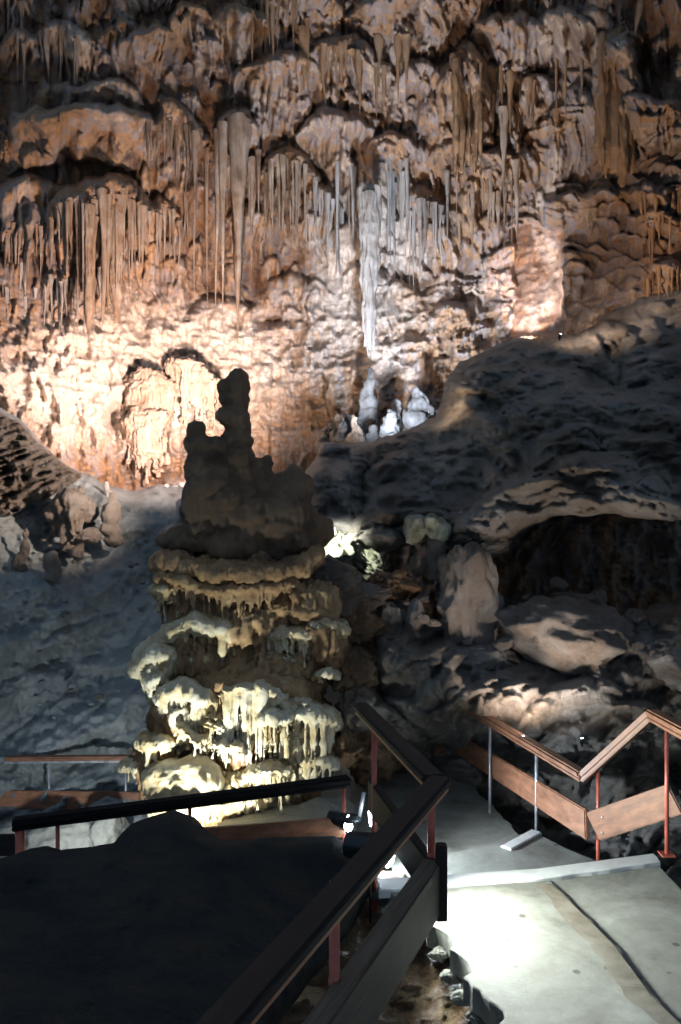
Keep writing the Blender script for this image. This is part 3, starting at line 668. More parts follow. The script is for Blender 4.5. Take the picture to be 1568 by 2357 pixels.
TIERS = [('brownflow', [(368, 1275, 1405), (380, 1270, 1440), (415, 1275, 1432), (438, 1285, 1380), (460, 1295, 1410), (520, 1300, 1440), (570, 1300, 1437), (600, 1298, 1405), (660, 1290, 1385), (700, 1275, 1340), (728, 1250, 1300)], 6.92, .3, 11, 10, 2.1, 3),
         ('brownflow', [(372, 1320, 1425), (400, 1315, 1420), (430, 1325, 1400), (480, 1345, 1425), (540, 1345, 1440), (600, 1340, 1420), (680, 1330, 1390)], 6.88, .2, 12, 8, 1.5, 1),
         ('cream', [(358, 1350, 1405), (372, 1345, 1438), (420, 1350, 1425)], 6.95, .1, 10, 7, 1.2, 1),
         ('cream', [(330, 1500, 1560), (380, 1445, 1535), (450, 1412, 1505), (500, 1425, 1520), (562, 1450, 1538)], 6.85, .25, 12, 8, 2.2, 2),
         ('cream', [(573, 1432, 1505), (620, 1445, 1530), (700, 1450, 1545), (740, 1420, 1515), (775, 1425, 1530), (800, 1440, 1490)], 6.95, .2, 11, 7, 1.8, 2),
         ('brownflow', [(590, 1385, 1420), (650, 1380, 1440), (700, 1385, 1430), (770, 1400, 1450)], 7.0, .2, 14, 9, 2.0, 1),
         ('cream', [(322, 1520, 1590), (345, 1488, 1645), (370, 1490, 1610), (405, 1500, 1570)], 6.75, .15, 13, 10, 1.6, 2),
         ('cream', [(405, 1500, 1560), (440, 1505, 1575), (480, 1500, 1575)], 6.85, .1, 12, 8, 1.2, 1),
         ('cream', [(372, 1585, 1665), (400, 1563, 1690), (435, 1568, 1690), (470, 1590, 1710), (492, 1600, 1750)], 6.6, .15, 12, 9, 1.7, 2),
         ('brownflow', [(465, 1550, 1600), (530, 1548, 1610), (600, 1545, 1600), (690, 1560, 1620)], 6.8, .1, 15, 11, 2.2, 2),
         ('cream', [(470, 1590, 1660), (500, 1585, 1705), (530, 1580, 1790), (560, 1580, 1820), (590, 1570, 1770), (625, 1580, 1745), (660, 1590, 1745), (690, 1610, 1765)], 6.65, .2, 11, 7, 1.1, 2),
         ('cream', [(600, 1640, 1745), (635, 1630, 1750), (668, 1640, 1745)], 6.6, .1, 12, 9, 1.6, 1),
         ('cream', [(668, 1640, 1770), (700, 1620, 1795), (740, 1630, 1775), (785, 1650, 1745)], 6.7, .2, 11, 7, 1.9, 2),
         ('cream', [(575, 1768, 1850), (620, 1752, 1875), (668, 1765, 1868)], 6.55, .15, 11, 7, 1.5, 2),
         ('cream', [(328, 1695, 1765), (360, 1685, 1765), (402, 1705, 1745)], 6.55, .1, 13, 10, 1.4, 2),
         ('cream', [(420, 1660, 1700), (450, 1690, 1745), (485, 1690, 1750)], 6.5, .1, 12, 8, 1.3, 1),
         ('cream', [(724, 1545, 1572), (750, 1535, 1580), (778, 1548, 1570)], 6.9, .1, 12, 6, 1.6, 1),
         ('cream', [(285, 1755, 1800), (310, 1745, 1800), (332, 1750, 1790)], 6.7, .1, 12, 8, 1.4, 1),
         ('cream', [(690, 1730, 1790), (730, 1740, 1810), (780, 1750, 1800)], 6.7, .1, 13, 7, 1.3, 1)]
_rt = random.Random(12)
for _k in range(17):
    _u = _rt.uniform(345, 700) if _k < 12 else _rt.uniform(560, 740); _v = _rt.uniform(1590, 1760) if _k < 12 else _rt.uniform(1440, 1600); _w = _rt.uniform(28, 55); _hh = _rt.uniform(55, 110)
    _d = 6.62+.0000045*(_u-540)**2+_rt.uniform(-.04, .06)
    TIERS.append(('cream', [(_u-_w, _v+14, _v+_hh*.7), (_u, _v, _v+_hh), (_u+_w, _v+12, _v+_hh*.75)], _d if _k < 12 else _d+.2, .1, 7.5, 4.2, 1.3, 2))
for i, (mt, pts, D, R, sp, r, cap, rows) in enumerate(TIERS):
    bm = bmesh.new(); random.seed(100+i)
    tier(bm, pts, D, R, sp, r, rows, cap=cap, jit=.2)
    fuse('ledge', bm, M[mt], .0135, .045, 6, .035, hero)
# the pale dome standing in front of it
random.seed(71)
bm = bmesh.new()
for (u, v, a, b) in [(420, 1800, 90, 62), (390, 1800, 56, 46), (465, 1805, 48, 40)]: ell(bm, W(u, v, 6.6), (px(a, 6.6), px(a, 6.6)*.8, px(b, 6.6)), 3)
tier(bm, [(345, 1830, 1905), (420, 1840, 1915), (500, 1830, 1895)], 6.33, .25, 12, 8, 2, cap=1.3, jit=.2)
tag(fuse('flowstone_dome', bm, M['cream'], .014, .07, 6, .0), 'rounded cream flowstone dome at the foot of the great stalagmite, brightest in the lamp light', 'flowstone')

# ------------------------------------------------------------------ boulders
def boulder(name, label, u, v, a, b, d, mat='boulder', dep=None, seed=0, rot=0, rough=.16, cat='boulder', group=None):
    bm = bmesh.new(); bmesh.ops.create_icosphere(bm, subdivisions=5, radius=1)
    co = np.array([x.co[:] for x in bm.verts])
    nrm = co.copy(); rnd = random.Random(seed)
    k = np.ones(len(co))
    for _ in range(15):                      # planar facets
        ax = Vector((rnd.gauss(0, 1), rnd.gauss(0, 1), rnd.gauss(0, 1))).normalized(); c = rnd.uniform(.60, .92)
        dt = co@np.array(ax); k = np.where(dt*k > c, c/np.maximum(dt, 1e-6), k)
    k = k*1.1*(1+rough*1.3*fbm(co+seed*3.3, 1.6, 5, seed)+rough*1.0*fbm(co+seed, 3.4, 6, seed+4, ridged=True))
    co = nrm*k[:, None]*np.array([px(a, d), dep or px((a+b)/2, d), px(b, d)])
    R = np.array(Matrix.Rotation(rot, 3, 'Y')); co = co@R.T
    for x, c in zip(bm.verts, co): x.co = Vector(c)
    o = bm_obj(name, bm, M[mat], None, True); o.location = W(u, v, d)
    return tag(o, label, cat, group)
boulder('boulder', 'large slanting flat faced boulder lit from below, right of centre under the black hollow', 1310, 1475, 142, 78, 7.3, seed=2, rot=.12, dep=.5)
boulder('boulder', 'upright brown and white boulder standing behind the far end of the right railing', 1085, 1395, 70, 124, 7.6, seed=3, rot=-.1, dep=.35)
boulder('boulder', 'pale knob of rock on top of the upright brown and white boulder', 1055, 1305, 30, 44, 7.7, 'calcite', seed=4, rot=-.3)
boulder('boulder', 'angular grey boulder just above the far end of the right handrail', 1140, 1605, 50, 52, 6.9, seed=5, rot=.3)
boulder('boulder', 'dark rounded rock wedged between the angular grey boulder and the great slab', 1110, 1520, 70, 34, 7.2, 'darkrock', seed=6)
boulder('boulder', 'small orange egg shaped rock left of the upright boulder', 955, 1428, 22, 46, 7.6, seed=7, rough=.08)
boulder('boulder', 'small orange lit rock left of the short capped column', 964, 1300, 22, 30, 8.0, seed=8, rough=.1)
boulder('boulder', 'brown column like rock right behind the pale knob', 1090, 1320, 18, 46, 7.9, seed=9)
boulder('boulder', 'flat lit stone lying inside the black hollow on the right', 1325, 1378, 50, 12, 8.0, seed=10, rot=.1)
boulder('boulder', 'small peaked stone behind the flat lit stone in the black hollow', 1285, 1348, 24, 16, 8.1, seed=12)
boulder('boulder', 'grey ledge rock under the fringed lip of the overhang', 1130, 1260, 50, 26, 8.0, 'darkrock', seed=13, rot=-.25)
boulder('boulder', 'rounded brown rock at the right edge above the handrail peak', 1560, 1540, 60, 46, 6.7, seed=14, rot=.2)
rq = random.Random(17)
for k in range(46):
    u = rq.uniform(860, 1568); v = rq.uniform(1500, 1760) if k % 3 else rq.uniform(1330, 1500); d = float(np.interp(v, [1330, 1500, 1760], [8.0, 7.1, 7.6]))+rq.uniform(-.2, .1); a = rq.uniform(7, 24)
    boulder('loose_stone', 'loose angular stone lying among the rocks behind the right railing', u, v, a, a*rq.uniform(.5, .9), d, ['boulder', 'darkrock', 'wetrock'][k % 3], seed=200+k, rot=rq.uniform(-.4, .4), rough=.25, cat='stone', group='loose stones behind the right railing')
# capped column
capc = empty('capped_column', W(1005, 1330, 7.9), 'short pinkish stone column with a knobbly pale cap in the dark centre right', 'column')
random.seed(81); bm = bmesh.new(); taper(bm, W(1006, 1228, 7.9), W(1004, 1335, 7.9), px(21, 7.9), px(26, 7.9), power=1, wob=.04, sides=14)
fuse('column_shaft', bm, M['boulder'], .015, .015, 6, .01, capc)
bm = bmesh.new()
for (u, v, a) in [(1000, 1215, 22), (1015, 1225, 15), (995, 1200, 15)]: ell(bm, W(u, v, 7.85), px(a, 7.85))
fuse('column_cap', bm, M['green'], .013, .09, 7, 0, capc)
boulder('boulder', 'dark grey green lump left of the capped column', 957, 1218, 32, 32, 8.0, 'green', seed=16)
boulder('boulder', 'mossy dark lump right of the capped column', 1062, 1222, 28, 34, 8.0, 'green', seed=17)
# lit gap
for (u, v, a, b, s, l) in [(775, 1270, 46, 40, 21, 'largest bright pale rock in the lit gap right of the stalagmite shoulder'), (750, 1236, 22, 14, 22, 'small bright rock on the upper left of the lit gap'),
                           (850, 1300, 50, 22, 23, 'greenish rock slanting down the right side of the lit gap'), (745, 1300, 26, 22, 24, 'bright rock at the lower left of the lit gap'), (800, 1335, 20, 20, 25, 'narrow pale rock at the lowest corner of the lit gap'),
                           (822, 1262, 18, 20, 26, 'small jagged rock at the top middle of the lit gap'), (868, 1330, 24, 16, 27, 'pale broken rock at the far right of the lit gap')]:
    boulder('rock', l, u, v, a, b, 8.5, 'green', seed=s, rot=.3+s*.7, rough=.62, cat='rock')
# brown rock pile between the stalagmite and the right hand boulders
pile = [(830, 1375, 60, 34, 7.6, 'topmost flat pinkish rock of the brown pile below the lit gap'), (900, 1350, 50, 34, 7.8, 'rock at the upper right of the brown pile'),
        (820, 1450, 66, 50, 7.5, 'big brown rock in the middle of the brown pile beside the tiered stalagmite'), (890, 1430, 50, 46, 7.8, 'darker rock right of the middle in the brown pile'),
        (810, 1540, 54, 50, 7.3, 'brown rock in the lower left of the pile beside the stalagmite ledges'), (880, 1530, 58, 60, 7.6, 'shadowed rock behind the lower pile near the dark handrail end'),
        (840, 1630, 66, 54, 7.2, 'brown rock right behind the top end of the dark diagonal handrail'), (800, 1700, 50, 50, 7.2, 'ragged rock at the bottom of the pile under the dark handrail end'),
        (930, 1580, 60, 60, 7.9, 'grey rock right of the dark diagonal handrail end'), (750, 1360, 70, 60, 7.5, 'brown rock joining the pile to the stalagmite shoulder'),
        (870, 1720, 70, 70, 7.5, 'dim rock behind the corner of the dark handrail')]
for i, (u, v, a, b, d, l) in enumerate(pile): boulder('boulder', l, u, v, a, b, d, 'wetrock' if i % 3 else 'boulder', seed=40+i, rot=.3*math.sin(i*2.1), rough=.3)
# ledge stone behind the middle rail
boulder('stone_slab', 'long pale grey stone slab lying behind the dark middle handrail', 640, 1895, 170, 26, 6.6, 'floor', seed=61, rot=-.07, dep=.3, rough=.1, cat='rock')
boulder('boulder', 'grey rock at the right end of the pale stone slab near the glaring lamp', 760, 1885, 80, 40, 6.7, 'floor', seed=62, dep=.4, rough=.12)
for (u, v, a, b, s, l) in [(150, 1930, 90, 60, 63, 'rounded pale green grey rock under the left railing'), (60, 1935, 70, 40, 64, 'low rock at the left edge below the left railing'), (245, 1915, 50, 60, 65, 'grey rock left of the cream dome under the left railing')]:
    boulder('boulder', l, u, v, a, b, 7.6, 'floor', seed=s, rough=.12)

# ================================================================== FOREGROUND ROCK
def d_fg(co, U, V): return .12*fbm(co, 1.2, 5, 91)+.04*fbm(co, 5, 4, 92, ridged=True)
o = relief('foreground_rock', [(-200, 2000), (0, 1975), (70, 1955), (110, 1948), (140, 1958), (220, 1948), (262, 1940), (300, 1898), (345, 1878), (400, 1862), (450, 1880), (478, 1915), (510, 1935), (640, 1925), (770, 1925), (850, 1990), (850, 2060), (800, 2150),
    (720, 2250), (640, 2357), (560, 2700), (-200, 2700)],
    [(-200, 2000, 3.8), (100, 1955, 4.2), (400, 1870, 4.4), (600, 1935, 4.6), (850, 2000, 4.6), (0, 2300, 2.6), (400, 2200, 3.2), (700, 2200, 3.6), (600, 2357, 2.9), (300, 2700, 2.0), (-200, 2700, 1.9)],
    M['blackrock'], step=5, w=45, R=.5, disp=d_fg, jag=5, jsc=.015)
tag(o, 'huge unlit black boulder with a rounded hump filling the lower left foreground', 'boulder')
def d_ch(co, U, V): return .16*fbm(co, 1.8, 5, 95)+.07*fbm(co, 5, 4, 96, ridged=True)
o = relief('stair_side_rock', [(600, 2040), (790, 1990), (930, 2010), (1040, 2120), (1100, 2250), (1240, 2420), (1240, 2800), (400, 2800), (480, 2300)],
    [(600, 2040, 5.4), (790, 1990, 5.2), (930, 2010, 5.0), (1040, 2120, 4.7), (700, 2300, 4.1), (900, 2300, 4.2), (1150, 2357, 3.9), (1240, 2700, 3.1), (400, 2700, 3.1), (800, 2700, 3.1)],
    M['wetrock'], step=4, w=40, R=.4, disp=d_ch, jag=10)
tag(o, 'rough wet brown rock dropping away under the front railing beside the concrete platform', 'rock')

# ================================================================== STAIRS
def slab(name, outline, z, th, mat, parent=None, seed=0, rag=0.0, segs=40, label=None, nz=.006):
    """concrete slab with a softly broken edge; outline in plan, metres"""
    rnd = random.Random(seed); pts = []
    n = len(outline)
    for i in range(n):
        a = Vector(outline[i][:2]); b = Vector(outline[(i+1) % n][:2]); rg = outline[i][2] if len(outline[i]) > 2 else 0
        k = max(1, int((b-a).length/.04)); nn = Vector((b.y-a.y, a.x-b.x)).normalized()
        for j in range(k):
            t = j/k; p = a.lerp(b, t)
            if rg: p = p+nn*rg*(float(n1([j*.35+seed], 5)[0])+.5*float(n1([j*.9+seed], 6)[0]))*(1 if 0 < j else 0)
            pts.append(p)
    bm = bmesh.new()
    top = [bm.verts.new((p.x, p.y, z)) for p in pts]
    f = bm.faces.new(top)
    if f.normal.z < 0 or True:
        bm.normal_update()
        if f.normal.z < 0: f.normal_flip()
    r = bmesh.ops.extrude_face_region(bm, geom=[f])
    vs_ = [e for e in r['geom'] if isinstance(e, bmesh.types.BMVert)]
    for v in vs_: v.co.z -= th; v.co.x += rnd.uniform(-1, 1)*rag*.3
    bmesh.ops.recalc_face_normals(bm, faces=bm.faces)
    bmesh.ops.bevel(bm, geom=[e for e in bm.edges if all(abs(v.co.z-z) < 1e-5 for v in e.verts) and len(e.link_faces) == 2], offset=.006, segments=1, affect='EDGES')
    return bm_obj(name, bm, M[mat], parent)
stairs = empty('concrete_stairs', (1.2, 4.6, -2.3), 'worn concrete landing and steps between the two timber railings, bright in the lamp light', 'stairs')
CR = [(1.20, 4.78), (1.25, 4.60), (1.30, 4.35), (1.36, 4.05), (1.38, 3.65), (1.46, 3.3), (1.6, 2.0)]       # course of the broken joint
left = [(.22, 4.74)]+[(1.22, 4.88)]+[(a+.04, b, .012) for a, b in CR[1:]]+[(.95, 2.0), (.70, 3.40, .07), (.60, 3.75, .06), (.58, 4.0, .06), (.50, 4.25, .05), (.32, 4.45, .05)]
slab('landing', left, -2.19, .12, 'concrete', stairs, 3)
right = [(1.1, 4.86)]+[(1.98, 5.12), (2.04, 2.0), ]+[(a-.1, b) for a, b in reversed(CR[1:])]
slab('lowered_landing', right, -2.2, .3, 'concrete', stairs, 5)
band = [(a-.09, b) for a, b in CR]+[(a+.03, b) for a, b in reversed(CR)]
bm = bmesh.new(); _pv = []
for side, off in ((0, -.085), (1, .022)):
    ys = np.arange(2.0, 4.74, .03); ys = ys if side == 0 else ys[::-1]
    for y in ys:
        x = float(np.interp(y, [p[1] for p in CR][::-1], [p[0] for p in CR][::-1]))+off
        x += (.035 if side == 0 else .004)*float(n1([y*4.1+side*9], 3)[0])+(.02 if side == 0 else .004)*float(n1([y*13.+side*9], 4)[0])
        _pv.append(bm.verts.new((x, float(y), -2.187)))
bm.faces.new(_pv); bmesh.ops.triangulate(bm, faces=bm.faces)
bm_obj('joint', bm, M['concrete_dark'], stairs)
slab('step_edging', [(.22, 4.62, .008), (1.2, 4.77, .008), (1.99, 5.00, .008), (1.995, 5.12), (1.2, 4.90), (.22, 4.76)], -2.172, .05, 'nosing', stairs, 8)
slab('step', [(.22, 4.80, .0), (1.99, 5.19), (1.60, 5.70), (1.44, 6.02), (.45, 5.42)], -2.385, .3, 'concrete', stairs, 9)
slab('step_edging', [(1.14, 5.72, .01), (1.43, 6.02), (1.49, 5.96), (1.20, 5.66)], -2.372, .05, 'nosing', stairs, 12)
slab('lower_landing', [(.05, 4.9), (.6, 5.40), (1.47, 6.04), (1.40, 6.5, .03), (1.27, 7.4, .03), (1.15, 8.0), (.1, 7.8)], -2.565, .3, 'concrete', stairs, 11)
rq = random.Random(77)
for k, (u, v, a, d) in enumerate([(880, 2055, 26, 4.75), (915, 2085, 30, 4.6), (945, 2110, 26, 4.5), (870, 2030, 20, 4.85), (905, 2055, 18, 4.7), (935, 2075, 20, 4.6), (1010, 2190, 20, 4.2), (1040, 2240, 22, 4.05), (1065, 2290, 24, 3.85), (1100, 2330, 22, 3.75), (1020, 2140, 16, 4.35)]):
    boulder('broken_stone', 'pale broken chunk of concrete along the crumbling left edge of the landing', u, v+8, a, a*.6, d, 'concrete', seed=300+k, rot=rq.uniform(-.4, .4), rough=.3, cat='stone', group='broken chunks along the landing edge')
# ================================================================== RAILINGS
def beam(name, a, b, wid, hgt, mat, parent, up=Vector((0, 0, 1)), bev=.008, groove=False):
    a = Vector(a); b = Vector(b); d = (b-a); L = d.length; x = d.normalized()
    y = up.cross(x).normalized(); z = x.cross(y)
    bm = bmesh.new(); bmesh.ops.create_cube(bm, size=1)
    for v in bm.verts: v.co = Vector((v.co.x*L, v.co.y*wid, v.co.z*hgt))
    bmesh.ops.bevel(bm, geom=list(bm.edges), offset=bev, segments=2, affect='EDGES')
    o = bm_obj(name, bm, M[mat], None, False)
    mtx = Matrix((x, y, z)).transposed().to_4x4(); mtx.translation = (a+b)/2
    if parent: mtx = parent_inv(parent) @ mtx; o.parent = parent
    o.matrix_local = mtx
    return o
def rod(name, a, b, r, mat, parent, sides=12):
    a = Vector(a); b = Vector(b); bm = bmesh.new()
    bmesh.ops.create_cone(bm, cap_ends=True, segments=sides, radius1=r, radius2=r, depth=(b-a).length)
    q = (b-a).to_track_quat('Z', 'Y').to_matrix().to_4x4(); q.translation = (a+b)/2
    bm.transform(q)
    o = bm_obj(name, bm, M[mat], parent, True)
    return o
def plate(c, parent, mat='post', s=.05):
    bm = bmesh.new(); bmesh.ops.create_cube(bm, size=1)
    for v in bm.verts: v.co = Vector((v.co.x*s*1.6, v.co.y*s*1.6, v.co.z*.008))+Vector(c)
    return bm_obj('base_plate', bm, M[mat], parent)
def railing(label, group=None, loc=(0, 0, 0)): return empty('railing', loc, label, 'railing', group)

# front railing (dark, in the foreground)
fr = railing('dark timber railing in the foreground, turning a corner beside the bright landing', loc=(.4, 3.5, -2.2))
K = Vector((.435, 3.6, -1.215)); NEAR = Vector((-.60, 1.15, -1.215)); FAR = Vector((.13, 5.2, -1.255))
dn = (NEAR-K).normalized(); df = (FAR-K).normalized()
def rail_two(a, b, wide, parent, mt='wood_dark', edge='wood_edge'):
    beam('top_rail', a, b, wide, .045, mt, parent, bev=.012)
    m = Vector((0, 0, -.036)); beam('rail_moulding', a+m, b+m, wide*.72, .026, edge, parent, bev=.006)
rail_two(K-dn*.05, NEAR, .105, fr); rail_two(K+df*.05, FAR, .105, fr)
KB = Vector((.42, 3.66, -1.70)); NB = KB+(NEAR-K)*1.02; FB = Vector((.19, 4.9, -1.72))
beam('lower_board', KB, NB, .085, .24, 'wood_grey', fr); beam('lower_board', KB+Vector((.012, -.02, 0)), FB, .05, .20, 'wood_dark', fr)
beam('corner_block', (.455, 3.63, -1.84), (.455, 3.63, -1.50), .05, .05, 'wood_dark', fr, up=Vector((0, 1, 0)), bev=.004)
for (u, yy, zz) in [(770, 2.72, -2.6), (993, 3.74, -1.80)]:
    x = (u-CU)/FP*yy
    rod('post', (x, yy, zz), (x, yy, -1.25), .0185, 'post', fr)
    rod('collar', (x, yy, -1.62), (x, yy, -1.58), .021, 'post', fr)
rod('post', (.20, 4.78, -2.62), (.20, 4.78, -1.3), .0155, 'post', fr)
x = (870-CU)/FP*5.0; 

# middle railing of the lower flight
mr_ = railing('black sloping handrail crossing in front of the great stalagmite behind the black boulder', loc=(-1, 5.6, -3))
A = W(28, 1893, 4.95); B = W(805, 1793, 5.65)
rail_two(A, B, .095, mr_, mt='wood_black', edge='wood_black')
for (u) in (46, 133, 437, 792):
    f = (u-28)/(805-28); p = A.lerp(B, f); p.x = (u-CU)/FP*p.y
    rod('post', (p.x, p.y, -3.1), (p.x, p.y, p.z-.03), .013 if u != 46 else .03, 'post', mr_)
beam('lower_board', W(-150, 1948, 4.93), W(46, 1944, 4.97), .04, .13, 'wood_dark', mr_)
beam('lower_board', W(400, 1935, 5.32), W(792, 1903, 5.65), .04, .14, 'wood', mr_)

# left far railing
lf = railing('straight far railing at the left with a pinkish brown board, lit by a lamp', loc=(-3, 8.4, -3.3))
A = W(12, 1746, 8.2); B = W(326, 1743, 8.2)
beam('top_rail', A, B, .10, .04, 'wood', lf, bev=.012); beam('rail_moulding', A+Vector((0, 0, -.032)), B+Vector((0, 0, -.032)), .07, .024, 'post_pale', lf)
for u in (113, 290):
    p = W(u, 1750, 8.24); rod('post', (p.x, p.y, -3.6), (p.x, p.y, p.z-.02), .013, 'post_pale', lf)
beam('lower_board', W(-120, 1838, 8.2), W(322, 1844, 8.2), .04, .185, 'wood', lf)

# right railing
rt = railing('reddish brown timber railing zigzagging beside the concrete steps on the right', loc=(1.7, 5.2, -2.3))
A = W(1020, 1592, 7.7); B = W(1343, 1783, 5.35); C = W(1500, 1640, 4.95); Dd = W(1640, 1715, 4.1)
rail_two(A, B, .085, rt, 'wood', 'wood'); rail_two(B, C, .085, rt, 'wood', 'wood'); rail_two(C, Dd, .085, rt, 'wood', 'wood')
A2 = W(1055, 1712, 7.7); B2 = W(1352, 1898, 5.33); B3 = W(1366, 1902, 5.3); C2 = W(1556, 1838, 4.95)
beam('lower_board', A2, B2, .035, .20, 'wood', rt); beam('lower_board', B3, C2, .035, .185, 'wood', rt)
for (u, vt, vb, mt) in [(1128, 1660, 1930, 'post_pale'), (1235, 1722, 1930, 'post_pale'), (1377, 1760, 2010, 'post'), (1535, 1664, 1966, 'post')]:
    d = {1128: 6.85, 1235: 6.05, 1377: 5.33, 1535: 4.97}[u]
    p = W(u, vt, d); q = W(u, vb, d); rod('post', q, p, .0125, mt, rt); plate(q, rt)
    f = (p.x-A2.x)/(B2.x-A2.x) if u < 1350 else (p.x-B3.x)/(C2.x-B3.x); c = (A2.lerp(B2, f) if u < 1350 else B3.lerp(C2, f))
    for dz in (-.05, .05): rod('bolt', c+Vector((0, -.026, dz)), c+Vector((0, -.012, dz)), .009, 'post_pale', rt, 8)
    rod('bracket', (p.x, p.y, p.z-.035), (p.x, p.y, p.z-.01), .024, 'post_pale', rt)

# ================================================================== LAMPS
def floodlight(label, pos, tgt, col, energy, blend=.6, spot=110, size=.05, r=.05, glow='glow', stand=None, fix=True, name='floodlight'):
    pos = Vector(pos); tgt = Vector(tgt); dr = (tgt-pos).normalized()
    t = empty(name, pos, label, 'lamp')
    q = dr.to_track_quat('Z', 'Y').to_matrix().to_4x4()
    bm = bmesh.new()
    bmesh.ops.create_cone(bm, cap_ends=True, segments=24, radius1=r*.7, radius2=r, depth=r*2.6)
    bmesh.ops.bevel(bm, geom=[e for e in bm.edges], offset=r*.06, segments=1, affect='EDGES')
    m = q.copy(); m.translation = pos-dr*r*1.55; bm.transform(m)
    bm_obj('lamp_housing', bm, M['housing'], t, False)
    bm = bmesh.new(); bmesh.ops.create_cone(bm, cap_ends=True, segments=24, radius1=r*.85, radius2=r*.8, depth=.006)
    m = q.copy(); m.translation = pos-dr*r*.2; bm.transform(m); bm_obj('lamp_glass', bm, M[glow], t, False)
    bm = bmesh.new()
    bmesh.ops.create_cube(bm, size=1)
    for v in bm.verts: v.co = Vector((v.co.x*r*2.5, v.co.y*.015, v.co.z*.012))
    m = Matrix.Translation(pos-dr*r*1.4-Vector((0, 0, r*1.2))); bm.transform(m); bm_obj('bracket', bm, M['housing'], t, False)
    rod('lamp_stake', pos-dr*r*1.4-Vector((0, 0, r*1.2)), pos-dr*r*1.4-Vector((0, 0, r*1.2+(stand or .2))), .008, 'housing', t)
    ld = bpy.data.lights.new('lamp_beam', 'SPOT'); ld.energy = energy; ld.color = col; ld.spot_size = math.radians(spot); ld.spot_blend = blend
    ld.shadow_soft_size = size
    lo = bpy.data.objects.new('lamp_beam', ld); COL.objects.link(lo); lo.parent = t
    lo.matrix_local = parent_inv(t) @ (Matrix.Translation(pos+dr*.03) @ (-dr).to_track_quat('Z', 'Y').to_matrix().to_4x4())
    return t
WARM = (1, .66, .42); COOL = (.72, .86, 1); GREEN = (.88, 1, .90)
floodlight('warm floodlight hidden behind the great stalagmite, aimed at the bright left wall', W(485, 1040, 9.5), W(290, 850, 13.3), (1, .75, .66), 3000, spot=88, blend=1, size=.18)
floodlight('warm floodlight low on the left slope washing the upper wall', W(540, 1120, 9.2), W(560, 430, 13), (1, .72, .50), 1020, spot=108, blend=1, size=.15)
floodlight('cool floodlight behind the dark mound aimed up at the hanging column', W(900, 1040, 10.0), W(890, 480, 13), (.72, .82, 1), 2500, spot=96, blend=1, size=.12)
floodlight('pinkish floodlight beneath the lit recess', W(1205, 790, 11.2), W(1240, 625, 12.95), (1, .76, .70), 480, spot=50, blend=.4, r=.02)
floodlight('pale floodlight hidden behind the black boulder aimed up at the cream ledges', W(400, 2050, 5.75), W(520, 1690, 7), (.93, 1, .90), 380, spot=90, blend=1)
floodlight('bright floodlight under the handrail corner glaring toward the concrete landing', W(905, 1962, 4.50), W(1440, 2060, 3.95), (.92, 1, .93), 360, spot=150, blend=.9, stand=.3, r=.1, size=.1)
floodlight('star bright floodlight left of the handrail under a small metal shade', W(803, 1893, 5.6), W(980, 1950, 5.4), (.78, .9, 1), 330, spot=150, blend=.6, r=.055)
lamp_b = [o for o in bpy.data.objects if o.name.startswith('floodlight') and 'star bright' in o.get('label', '')][0]
bm = bmesh.new(); ell(bm, W(803, 1903, 5.58), (.028, .028, .034)); bm_obj('bulb', bm, M['glow'], lamp_b, True)
bm = bmesh.new(); bmesh.ops.create_cone(bm, cap_ends=True, segments=28, radius1=.085, radius2=.06, depth=.02)
bm.transform(Matrix.Translation(W(806, 1882, 5.6))); bm_obj('lamp_shade', bm, M['housing'], lamp_b, True)
rod('lamp_rod', W(827, 1880, 5.62), W(838, 1824, 5.64), .014, 'post_pale', lamp_b); rod('lamp_rod', W(852, 1868, 5.5), W(856, 1900, 5.5), .014, 'glow', lamp_b)  # second rod glows, standing in for a bright reflection of the lamp
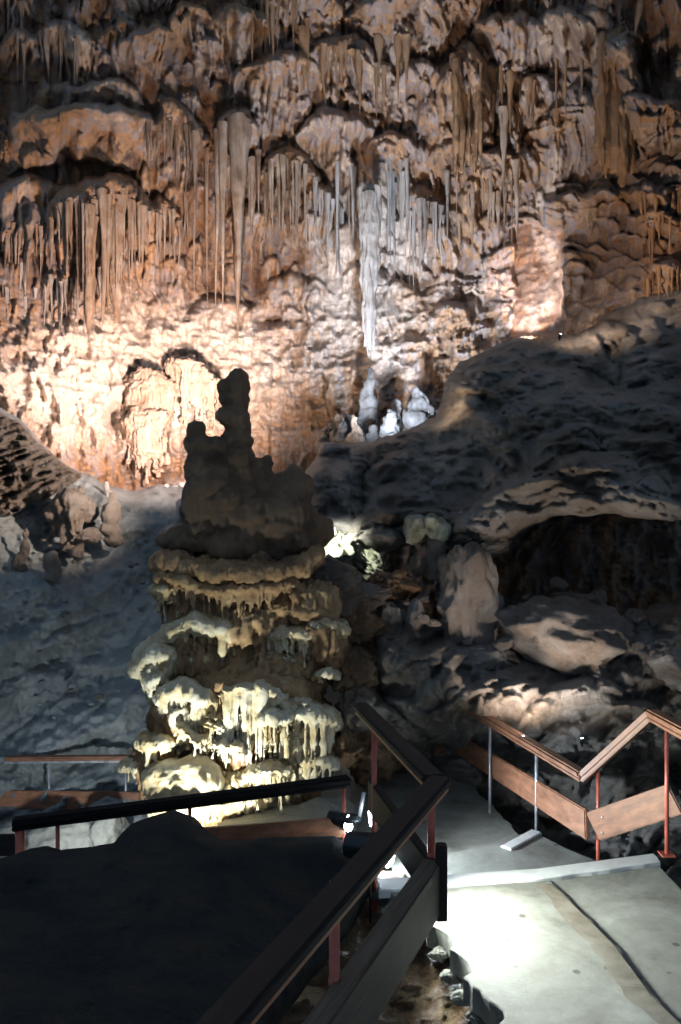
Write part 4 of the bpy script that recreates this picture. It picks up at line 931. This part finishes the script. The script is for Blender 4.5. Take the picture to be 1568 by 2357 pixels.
floodlight('small floodlight lighting the greenish rocks in the gap', W(712, 1180, 7.85), W(790, 1285, 8.5), (.95, 1, .90), 230, spot=66, r=.02)
floodlight('tiny dark floodlight just above the right handrail, aimed up the right hand boulders', W(1205, 1695, 6.15), W(1200, 1400, 7.4), (1, .80, .66), 105, spot=100, r=.012, stand=.03)
floodlight('pale floodlight behind the black boulder aimed at the far left railing', W(250, 2010, 6.0), W(110, 1840, 8.2), (.88, .97, 1), 150, spot=88, blend=1, r=.03)  # added lamp, lifts the otherwise dim left railing
floodlight('warm floodlight behind the dark pillars aimed at the flaky left slope', W(500, 1085, 8.5), W(90, 1075, 10.2), (1, .78, .64), 800, spot=64, blend=.9, r=.03)
floodlight('dim floodlight on top of the right hand rock shelf', W(1290, 770, 8.6), W(1480, 400, 10.2), (1, .74, .55), 240, spot=120, blend=1, r=.016, stand=.03)  # added lamp, lifts the dark right side of the wall
floodlight('amber floodlight at the left end of the dark rock shelf', W(985, 950, 8.6), W(1100, 880, 9.5), (1, .72, .45), 22, spot=110, blend=.9, r=.014, stand=.03)
floodlight('tiny dark floodlight among the rocks above the zigzag of the right railing', W(1340, 1700, 5.9), W(1300, 1180, 7.4), (1, .92, .84), 90, spot=130, blend=1, r=.012, stand=.03)  # added lamp in place of bounce from the stair lamps
# ================================================================== WORLD, CAMERA
w = bpy.data.worlds.new('World'); SC.world = w; w.use_nodes = True
bg = w.node_tree.nodes['Background']; bg.inputs[0].default_value = (.40, .57, .80, 1); bg.inputs[1].default_value = .46
cd = bpy.data.cameras.new('camera'); cam = bpy.data.objects.new('camera', cd); COL.objects.link(cam); SC.camera = cam
cam.location = (0, 0, 0); cam.rotation_euler = (math.radians(90), 0, 0)
cd.sensor_fit = 'VERTICAL'; cd.sensor_height = 36; cd.lens = 36*FP/2357; cd.clip_end = 200; cd.clip_start = .05
SC.view_settings.view_transform = 'Standard'; SC.view_settings.look = 'None'; SC.view_settings.exposure = 0
SC.cycles.use_denoising = True
SC.cycles.max_bounces = 3
SC.cycles.use_adaptive_sampling = True; SC.cycles.adaptive_threshold = .03
